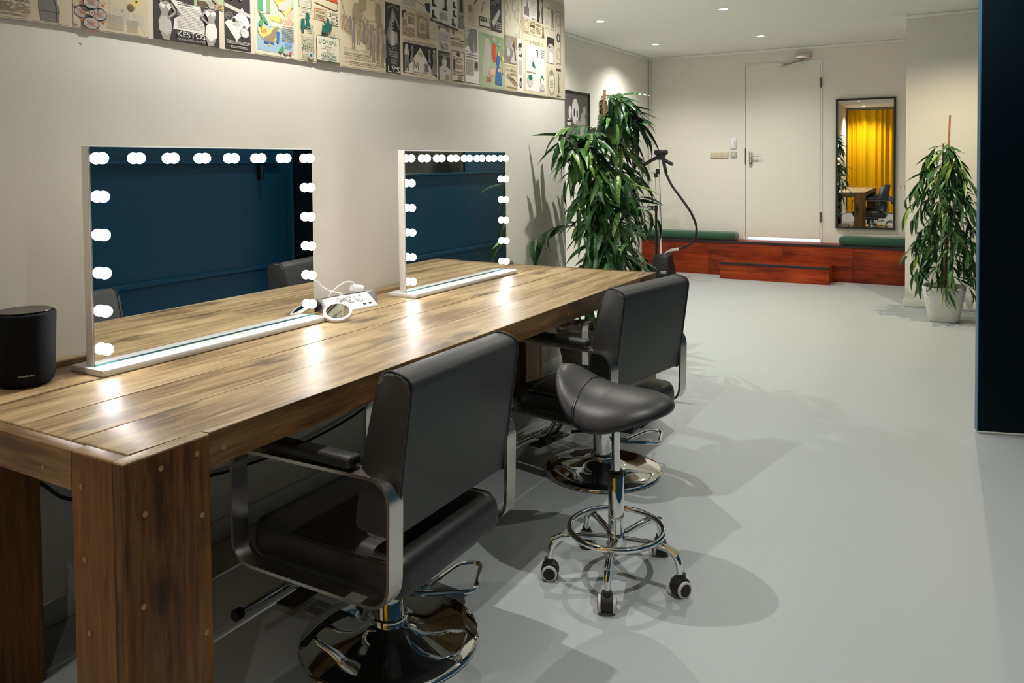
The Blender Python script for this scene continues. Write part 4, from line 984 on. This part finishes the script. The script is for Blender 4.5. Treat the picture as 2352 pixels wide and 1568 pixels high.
# ------------------------------------------------------------------ plants
def leaf_mesh(name, droop, fold, wid, twist=0.0):
    """a long lance-shaped leaf along +x, one unit long, folded on its midrib and arching down"""
    b = BM(); n = 8; x = z = 0.0; ang = droop*.15; mid = []; lft = []; rgt = []
    for i in range(n+1):
        t = i/n
        wv = wid*(math.sin(PI*min(1, t*1.02)**.75)**.85 if 0 < t < 1 else 0.0)
        nz = math.cos(ang); nx = math.sin(ang)
        tw = twist*t
        mid.append(Vector((x, 0, z)))
        lft.append(Vector((x+nx*fold*wv, wv*math.cos(tw), z+nz*fold*wv+wv*math.sin(tw))))
        rgt.append(Vector((x+nx*fold*wv, -wv*math.cos(tw), z+nz*fold*wv-wv*math.sin(tw))))
        ang += droop/n
        x += math.cos(ang)/n; z -= math.sin(ang)/n
    mv = [b.verts.new(p) for p in mid]; lv = [None]*(n+1); rv = [None]*(n+1)
    for i in range(1, n): lv[i] = b.verts.new(lft[i]); rv[i] = b.verts.new(rgt[i])
    for i in range(n):
        for sv, fl in ((lv, 0), (rv, 1)):
            q = [mv[i], mv[i+1], sv[i+1], sv[i]]; q = [v for v in q if v is not None]
            b.faces.new(q if not fl else q[::-1])
    me = bpy.data.meshes.new(name); b.to_mesh(me); b.free(); me.shade_smooth()
    return me, [tuple(p) for p in mid]
def leaf_mat():
    m, N, L, bs = nt('ficus_leaf')
    oi = N.new('ShaderNodeObjectInfo'); rp = N.new('ShaderNodeValToRGB')
    rp.color_ramp.elements[0].color = (.014, .056, .015, 1); rp.color_ramp.elements[1].color = (.20, .33, .05, 1)
    rp.color_ramp.elements[1].position = 1.0
    e = rp.color_ramp.elements.new(.55); e.color = (.034, .12, .024, 1)
    e = rp.color_ramp.elements.new(.85); e.color = (.075, .18, .034, 1)
    L.new(oi.outputs['Random'], rp.inputs['Fac'])
    L.new(rp.outputs['Color'], bs.inputs['Base Color'])
    bs.inputs['Roughness'].default_value = .30
    bs.inputs['Transmission Weight'].default_value = 0.0
    tc = N.new('ShaderNodeTexCoord'); wv = N.new('ShaderNodeTexWave'); wv.inputs['Scale'].default_value = 9; wv.inputs['Distortion'].default_value = 1
    L.new(tc.outputs['Object'], wv.inputs['Vector'])
    bp = N.new('ShaderNodeBump'); bp.inputs['Strength'].default_value = .12; bp.inputs['Distance'].default_value = .02
    L.new(wv.outputs['Fac'], bp.inputs['Height']); L.new(bp.outputs['Normal'], bs.inputs['Normal'])
    return m
M_LEAF = leaf_mat()
LEAVES = []
for k, (d, f, wv, tw) in enumerate(((.5, .40, .082, .1), (.9, .36, .088, -.2), (1.3, .30, .078, .2), (1.6, .30, .086, -.1), (.25, .45, .076, .25), (1.1, .26, .096, 0))):
    me, mid = leaf_mesh('leaf', d, f, wv, tw); me.materials.append(M_LEAF); LEAVES.append((me, mid))
M_STEM = mat('stem_brown', (.11, .065, .030), .7, var=.25, vscale=20, bump=.3, bscale=60)
M_STAKE = mat('bamboo_stake', (.34, .17, .055), .5, var=.2, vscale=30)
M_SOIL = mat('potting_soil', (.03, .02, .014), .95, bump=.8, bscale=80)
M_TWIG = mat('green_twig', (.10, .13, .035), .6)

def foliage(root, stem, seed, nbr, rad, zlo, zhi, ok, sag=.9, lmin=.15, lmax=.21, per=6, bias=None, up=0.0):
    """branches arch out from the stem; every leaf is its own object hanging from a branch"""
    rn = random.Random(seed); rl = Vector(root.location); todo = []
    zs = sorted(zlo+(zhi-zlo)*((i+.5)/nbr)**.92 for i in range(nbr))
    for i, h in enumerate(zs):
        az = i*2.39996 + rn.uniform(-.4, .4)
        tt = (h-zlo)/(zhi-zlo)
        mul = 1.0
        if bias: az, mul = bias(az, tt, rn, i)
        base = stem(h)
        Lb = rad(tt)*rn.uniform(.65, 1.05)*mul
        d = Vector((math.cos(az), math.sin(az), 0))
        rise = rn.uniform(.08, .28)
        pts = [base + d*Lb*t + Vector((0, 0, Lb*(rise*2.2*t - sag*t*t))) for t in [k/6 for k in range(7)]]
        if not all(ok(p) for p in pts):
            az += PI*.8; d = Vector((math.cos(az), math.sin(az), 0)); Lb *= .8
            pts = [base + d*Lb*t + Vector((0, 0, Lb*(rise*2.2*t - sag*t*t))) for t in [k/6 for k in range(7)]]
            if not all(ok(p) for p in pts): continue
        n0 = len(todo)
        for j in range(per):
            t = .22 + .78*(j+rn.uniform(0, .6))/per
            k = min(5, int(t*6)); p = pts[k].lerp(pts[k+1], t*6-k)
            tang = (pts[k+1]-pts[k]).normalized()
            side = tang.cross(Vector((0, 0, 1))).normalized() * (1 if j % 2 else -1)
            for tries in range(7):
                dv = tang*rn.uniform(.5, 1.0) + side*rn.uniform(.25, .8) + Vector((0, 0, rn.uniform(-.55, .30)+up))
                if tries > 3: dv = dv*.5 + Vector((0, 0, -.9))
                dv.normalize()
                me, mid = LEAVES[rn.randrange(6)]
                ln = rn.uniform(lmin, lmax)
                x = dv; y = Vector((0, 0, 1)).cross(x)
                y = y.normalized() if y.length > .05 else Vector((1, 0, 0)); z = x.cross(y)
                mt = Matrix((x*ln, y*ln, z*ln)).transposed().to_4x4()
                ro = Matrix.Rotation(rn.uniform(-.5, .5), 4, 'X')
                mt = Matrix.Translation(p) @ mt @ ro
                if all(ok(mt @ Vector(q)) for q in mid[2::2]): break
            else: continue
            todo.append((me, Matrix.Translation(-rl) @ mt, (p - Vector((2.4, -.95, 1.35))).length))
        if len(todo)-n0 < 4: del todo[n0:]; continue
        b = BM(); tube(b, [p-rl for p in pts], [.0035-.0025*k/6 for k in range(7)], 5); obj('twig', b, M_TWIG, root)
    todo.sort(key=lambda q: q[2])
    for me, mt, _ in todo[:300]:
        o = bpy.data.objects.new('leaf', me); link(o); o.parent = root
        o.matrix_local = mt
    if len(todo) > 300:      # the farther leaves of the crown, hidden behind these
        b = BM()
        for me, mt, _ in todo[300:]:
            n0 = len(b.verts); b.from_mesh(me); b.verts.ensure_lookup_table()
            bmesh.ops.transform(b, matrix=mt, verts=b.verts[n0:])
        o = obj('foliage', b, M_LEAF, root); o['kind'] = 'stuff'
    print('leaves', root.name, len(todo))

# left plant, by the end of the table
PX, PY = .262, 3.69
pl = thing('potted_plant', 'tall leafy potted plant with a wooden stake just beyond the end of the table', 'plant', (PX, PY, 0), group='potted weeping plants')
b = BM()
lathe(b, [(.125, 0), (.135, .004), (.185, .285), (.192, .292), (.192, .306), (.178, .306), (.172, .27), (0, .268)], 40)
pot = obj('pot', b, wood('driftwood_pot', (.055, .042, .030), (.105, .085, .062), (.16, .13, .10), 'x', .7, 0, 1.4, .5, .1), pl, ang=30)
b = BM(); lathe(b, [(.170, .262), (.16, .275), (.0, .282)], 28); obj('soil', b, M_SOIL, pl)
def stem1(h): return Vector((PX + .10*max(0, h-.2)/1.4 + .02*math.sin(h*4), PY + .012*math.sin(h*3), h))
for dx, dy, hh in ((0, 0, 1.55), (-.035, .02, 1.15), (.03, -.03, 1.0)):
    b = BM(); tube(b, [stem1(.26+(hh-.26)*k/10) + Vector((dx*(1-.4*k/10), dy, 0)) - Vector((PX, PY, 0)) for k in range(11)], [.012-.006*k/10 for k in range(11)], 8); obj('stem', b, M_STEM, pl)
b = BM(); tube(b, [(.060, -.050, .26), (.115, -.060, .8), (.160, -.065, 1.36), (.175, -.065, 1.80)], [.011, .0105, .010, .008], 8); obj('stake', b, M_STAKE, pl)
def ok1(p):
    if p.y < 3.86 and p.x < WX+.016: return False
    if p.y < 3.06 and p.z < .80 and p.x < 1.0: return False
    if p.y < 3.10 and .77 < p.z < .8: return False
    return p.z > .30
def rad1(t): return .24 + .17*math.sin(PI*min(1, t*1.0+.12)) + .06*t + (-.03 if t > .86 else 0)
def bias1(az, t, rn, i):
    if t > .86: return rn.uniform(-.6, .7), 1.0
    if .7 < t < .8: return rn.uniform(-2.0, -1.1), 1.0
    if .22 < t < .66 and i % 5 == 0: return rn.uniform(-1.1, -.6), 1.25
    if i % 4 == 1: return rn.uniform(.0, 1.0), .92      # long shoots leaning out over the end of the table
    return az, 1.0
foliage(pl, stem1, 33, 92, rad1, .46, 1.77, ok1, bias=bias1, per=9, lmin=.17, lmax=.24, sag=.62, up=.12)

# right plant, in a pale square pot
QX, QY = 2.222, 6.60
pr_ = thing('potted_plant', 'bushy potted plant in a pale square stone pot against the right hand wall', 'plant', (QX, QY, 0), R(0), group='potted weeping plants')
b = BM(); prev = None; rings = []
def sq(r, z, n=40, e=5.0):
    out = []
    for k in range(n):
        a = 2*PI*k/n + .1; ca, sa = math.cos(a), math.sin(a)
        q = (abs(ca)**e+abs(sa)**e)**(-1/e); out.append(b.verts.new((r*q*ca, r*q*sa, z)))
    return out
for r, z in ((.106, 0), (.114, .008), (.160, .262), (.163, .285), (.158, .292), (.146, .290), (.140, .255)): rings.append(sq(r, z))
b.faces.new(rings[0][::-1])
for a, c in zip(rings, rings[1:]):
    for k in range(40): b.faces.new((a[k], a[(k+1) % 40], c[(k+1) % 40], c[k]))
b.faces.new(rings[-1])
obj('pot', b, mat('pale_stone', (.74, .73, .68), .85, bump=.9, bscale=28, var=.12, vscale=9), pr_, ang=45)
b = BM(); lathe(b, [(.135, .254), (.12, .264), (0, .268)], 24); obj('soil', b, M_SOIL, pr_)
def stem2(h): return Vector((QX + .015*math.sin(h*3.5), QY+.01*math.cos(h*3), h))
for dx, dy, hh in ((0, 0, 1.48), (.04, .01, 1.1), (-.03, .03, .9)):
    b = BM(); tube(b, [stem2(.25+(hh-.25)*k/10) + Vector((dx, dy, 0)) - Vector((QX, QY, 0)) for k in range(11)], [.011-.005*k/10 for k in range(11)], 8); obj('stem', b, M_STEM, pr_)
b = BM(); tube(b, [(.0, .0, .25), (.018, .0, 1.2), (.034, .0, 1.715)], .0075, 8); obj('stake', b, M_STAKE, pr_)
def ok2(p): return p.y < YC-.03 and p.z > .10 and p.x < 2.77 and not (p.z < .32 and abs(p.x-QX) < .17 and abs(p.y-QY) < .17 and p.z > .27)
def rad2(t): return (.27 if t < .12 else .22 + .10*math.sin(PI*min(1, t*.9+.15))) * (1 if t < .9 else .8)
foliage(pr_, stem2, 8, 74, rad2, .36, 1.48, ok2, sag=1.15, lmin=.14, lmax=.20, per=8)

# ------------------------------------------------------------------ garment steamer
GX, GY = -.665, 7.85
gs = thing('garment_steamer', 'black upright garment steamer with a curling hose beside the leafy plant', 'garment steamer', (GX, GY, 0))
def G(name, b, m, **k): return obj(name, b, m, gs, world=True, **k)
b = BM()
v = box(b, GX-.135, GX+.135, GY-.13, GY+.13, .03, .285, .035, 3)
for q in b.verts:
    f = 1 - .36*max(0, (q.co.z-.03)/.255)
    q.co.x = GX+(q.co.x-GX)*f; q.co.y = GY+(q.co.y-GY)*f
G('body', b, M_BLACK)
b = BM()
for dx in (-.10, .10):
    for dy in (-.09, .09): disc_cyl(b, (GX+dx, GY+dy, .017), (1, 0, 0), .017, .02, 12)
G('wheels', b, M_BLACKM)
b = BM(); box(b, GX+.015, GX+.085, GY-.131, GY-.124, .075, .105, .003, 1); G('badge', b, mat('badge_grey', (.25, .25, .26), .3))
b = BM(); tube(b, [(GX-.02, GY, .27), (GX-.02, GY, .62)], .0165, 10); tube(b, [(GX-.02, GY, .62), (GX-.035, GY, 1.05)], .012, 10); tube(b, [(GX-.035, GY, 1.05), (GX-.04, GY, 1.40)], .008, 10); G('telescopic_pole', b, M_CHROME)
b = BM(); tube(b, [(GX-.075, GY-.01, .24), (GX-.075, GY-.01, .80)], .0145, 10); G('side_tube', b, M_BLACK)
b = BM(); tube(b, [(GX-.075, GY-.01, .80), (GX-.085, GY-.01, 1.235)], .010, 10); G('side_rod', b, M_CHROME)
b = BM(); box(b, GX-.36, GX-.05, GY-.022, GY-.002, 1.215, 1.255, .006, 2); G('crossbar', b, mat('pale_grey_bar', (.55, .55, .52), .35))
b = BM(); box(b, GX-.07, GX-.035, GY-.03, GY+.01, 1.21, 1.27, .004, 1); box(b, GX-.095, GX-.055, GY-.028, GY+.008, 1.17, 1.215, .004, 1); G('bracket', b, M_BLACK)
b = BM(); box(b, GX-.18, GX-.06, GY-.03, GY-.01, .785, .80, .003, 1); box(b, GX-.18, GX-.06, GY-.03, GY-.01, .825, .84, .003, 1); box(b, GX-.135, GX-.105, GY-.03, GY-.01, .795, .83, .003, 1); box(b, GX-.09, GX-.055, GY-.03, GY+.01, .78, .845, .004, 1); G('trouser_clip', b, M_BLACK)
b = BM()
tube(b, spline([(GX-.05, GY-.02, 1.40), (GX-.12, GY-.02, 1.37), (GX-.18, GY-.02, 1.335), (GX-.215, GY-.02, 1.318)], 4), .021, 8)
tube(b, spline([(GX-.02, GY-.02, 1.40), (GX+.04, GY-.02, 1.365), (GX+.09, GY-.02, 1.335), (GX+.13, GY-.02, 1.318)], 4), .020, 8)
G('hanger', b, M_BLACK)
b = BM(); box(b, GX-.085, GX+.065, GY-.06, GY+.03, 1.425, 1.487, .022, 3); box(b, GX-.062, GX+.035, GY-.05, GY+.02, 1.37, 1.43, .012, 2); G('steam_head', b, M_BLACK)
b = BM(); tube(b, spline([(GX+.02, GY-.05, 1.40), (GX+.045, GY-.06, 1.30), (GX+.065, GY-.06, 1.22)], 5), [.019]*11, 10) if False else tube(b, spline([(GX+.02, GY-.05, 1.40), (GX+.045, GY-.06, 1.30), (GX+.065, GY-.06, 1.22)], 5), .019, 10); G('grip', b, M_BLACK)
b = BM(); tube(b, spline([(GX+.055, GY-.06, 1.23), (GX+.13, GY-.06, 1.08), (GX+.235, GY-.06, .94), (GX+.36, GY-.06, .76), (GX+.418, GY-.06, .58), (GX+.36, GY-.06, .43), (GX+.205, GY-.06, .355)], 8), .0135, 10); G('hose', b, M_BLACK)
b = BM(); tube(b, spline([(GX+.215, GY-.06, .358), (GX+.12, GY-.06, .338), (GX+.06, GY-.04, .305), (GX+.035, GY-.03, .265)], 5), .019, 10); G('hose_cuff', b, M_STEEL)

# ------------------------------------------------------------------ black speaker
sk = thing('smart_speaker', 'black fabric covered round speaker on the left end of the table', 'speaker', (.205, .235, H))
b = BM(); lathe(b, [(.0, .0005), (.050, .0005), (.060, .004), (.067, .012), (.0705, .025), (.0765, .186), (.0765, .192), (.073, .196), (.0, .1965)], 48)
obj('body', b, mat('black_fabric', (.006, .007, .010), .85, spec=.15, bump=.6, bscale=700), sk)
b = BM(); lathe(b, [(.0, .1965), (.062, .1965), (.066, .1985), (.066, .2005), (.0, .2005)], 40); obj('top_panel', b, mat('speaker_top', (.018, .017, .016), .25), sk)
V, F = text_mesh('harman/kardon')
b = BM(); a0 = math.atan2(-.947-.235, 2.40-.205) + .02
vv = []
for q in V:
    a = a0 + (q.x-.5)*.52; z = .034 + q.y*.006; r = .0712 + (z-.025)*.0375 + .0003
    vv.append(b.verts.new((r*math.cos(a), r*math.sin(a), z)))
for fc in F:
    try: b.faces.new([vv[i] for i in fc])
    except ValueError: pass
obj('lettering', b, mat('silver_print', (.60, .58, .52), .4), sk, smooth=False)

# ------------------------------------------------------------------ power strip, plugs and leads
ps = thing('power_strip', 'white power strip with three sockets lying between the two vanity mirrors', 'power strip', (.215, 1.365, H), R(-9))
prof = rounded([Vector((-.055, .0006)), Vector((-.055, .050)), Vector((-.020, .058)), Vector((.052, .008)), Vector((.052, .0006))], [.002, .030, .035, .004, .001], 6)
b = BM(); prism(b, [(p[0], p[1]) for p in prof], lambda u, v, d: (u, d, v), 0, .232, 0, .003, 2); obj('body', b, M_PLASTIC, ps, ang=40)
slope = Vector((.05, 0, .072)).normalized()
for k in range(3):
    c = Vector((.008, .075+.046*k, .0375)) + slope*.0035
    b = BM(); disc_cyl(b, c, slope, .0195, .004, 24, bev=.001); s = obj('socket', b, mat('socket_grey', (.52, .53, .55), .3), ps)
    b = BM(); q = slope.cross(Vector((0, 1, 0))).normalized()
    for dd in (-.0095, .0095): disc_cyl(b, c + Vector((0, dd*.6, 0)) + q*dd*.8 + slope*.002, slope, .0026, .0016, 10)
    obj('holes', b, M_BLACKM, s)
for y in (.172, .200):
    b = BM(); c = Vector((.0395, y, .0172)); 
    q = slope.cross(Vector((0, 1, 0))).normalized()
    prism(b, [(-.0065, -.0028), (.0065, -.0028), (.0065, .0028), (-.0065, .0028)], lambda u, v, d: tuple(c + Vector((0, u, 0)) + q*v + slope*d), -.001, .0022); obj('usb_port', b, M_BLACKM, ps)
b = BM(); disc_cyl(b, (-.018, -.003, .030), (0, 1, 0), .0245, .006, 28, bev=.001); obj('end_socket', b, mat('socket_grey', (.52, .53, .55), .3), ps)
def lead(parent, pts, r, m, plug=None, label=None):
    b = BM(); tube(b, spline(pts, 6), r, 8); t = obj('cord', b, m, parent, world=True, label=label)
    if plug: plug(t)
    return t
def black_plug(t):
    b = BM(); c = Vector((.205, 1.343, H+.030)); d = Vector((-.14, -1, 0)).normalized()
    disc_cyl(b, c+d*.006, d, .020, .020, 20, bev=.003); disc_cyl(b, c+d*.024, d, .011, .022, 14, bev=.003); tube(b, [c+d*.034, c+d*.058], [.0095, .006], 10); obj('plug', b, M_BLACK, t, world=True)
lead(v1, [(.199, 1.288, H+.029), (.192, 1.25, H+.012), (.20, 1.20, H+.022), (.21, 1.12, H+.0225), (.22, 1.02, H+.0225)], .0032, mat('grey_cord', (.10, .10, .105), .5), black_plug, 'dark grey cord ending in a black plug')
def tiny_plug(t):
    b = BM(); c = Vector((.235, 1.445, H+.052)); disc_cyl(b, c, slope, .0125, .016, 16, bev=.003); obj('plug', b, M_PLASTIC, t, world=True)
lead(v1, [(.232, 1.262, H+.148), (.224, 1.315, H+.135), (.214, 1.36, H+.105), (.216, 1.40, H+.083), (.235, 1.44, H+.070), (.236, 1.444, H+.056)], .0030, M_PLASTIC, tiny_plug)
def white_plug(t):
    b = BM(); c = Vector((.196, 1.585, H+.0655)); d = Vector((.20, .95, -.20)).normalized()
    disc_cyl(b, c, d, .0165, .050, 20, bev=.004); disc_cyl(b, c-d*.027, d, .012, .012, 16); obj('plug', b, M_PLASTIC, t, world=True)
wp = thing('power_plug', 'white plug with a bent cord standing behind the far end of the power strip', 'plug', (.196, 1.585, H+.05))
lead(wp, [(.193, 1.570, H+.080), (.190, 1.562, H+.094), (.178, 1.53, H+.098), (.162, 1.48, H+.072), (.150, 1.45, H+.035), (.142, 1.43, H+.004)], .0028, M_PLASTIC, white_plug)
lead(ps, [(.205, 1.590, H+.012), (.19, 1.625, H+.004), (.175, 1.66, H+.004), (.163, 1.70, H+.012), (.140, 1.735, H+.024), (.118, 1.765, H+.028), (.112, 1.785, H+.022)], .0034, M_PLASTIC)
bc = thing('cable', 'black cable sagging along the wall under the table', 'cord', (.075, .3, .5))
b = BM(); tube(b, spline([(.085, -.05, .68), (.08, .18, .575), (.078, .335, .441), (.078, .426, .358), (.078, .65, .278), (.078, .93, .254), (.078, 1.01, .245), (.08, 1.35, .23), (.08, 1.75, .27), (.08, 2.2, .40)], 8), .0055, 8); obj('cord', b, M_BLACK, bc, world=True)

# ------------------------------------------------------------------ round hand mirror
hm_ = thing('hand_mirror', 'small round white rimmed mirror leaning on the front of the power strip', 'mirror', (.360, 1.284, H))
tilt = Vector((.68, -.74, 0)).normalized()*math.sin(R(29)) + Vector((0, 0, math.cos(R(29))))
q = Vector((0, 0, 1)).rotation_difference(tilt).to_matrix().to_4x4()
def tilted(b):
    bmesh.ops.transform(b, matrix=Matrix.Translation((0, 0, .0312)) @ q, verts=b.verts)
b = BM(); lathe(b, [(.0, -.006), (.047, -.006), (.0525, -.003), (.0535, .001), (.0525, .005), (.048, .007), (.0435, .0065), (.0435, .0045), (.0, .0045)], 44); tilted(b); obj('rim', b, M_PLASTIC, hm_)
b = BM(); lathe(b, [(.0, .0046), (.0433, .0046), (.0433, .0052), (.0, .0052)], 44); tilted(b); obj('glass', b, mat('small_mirror', (.72, .76, .75), .02, metal=1.0), hm_, smooth=False)
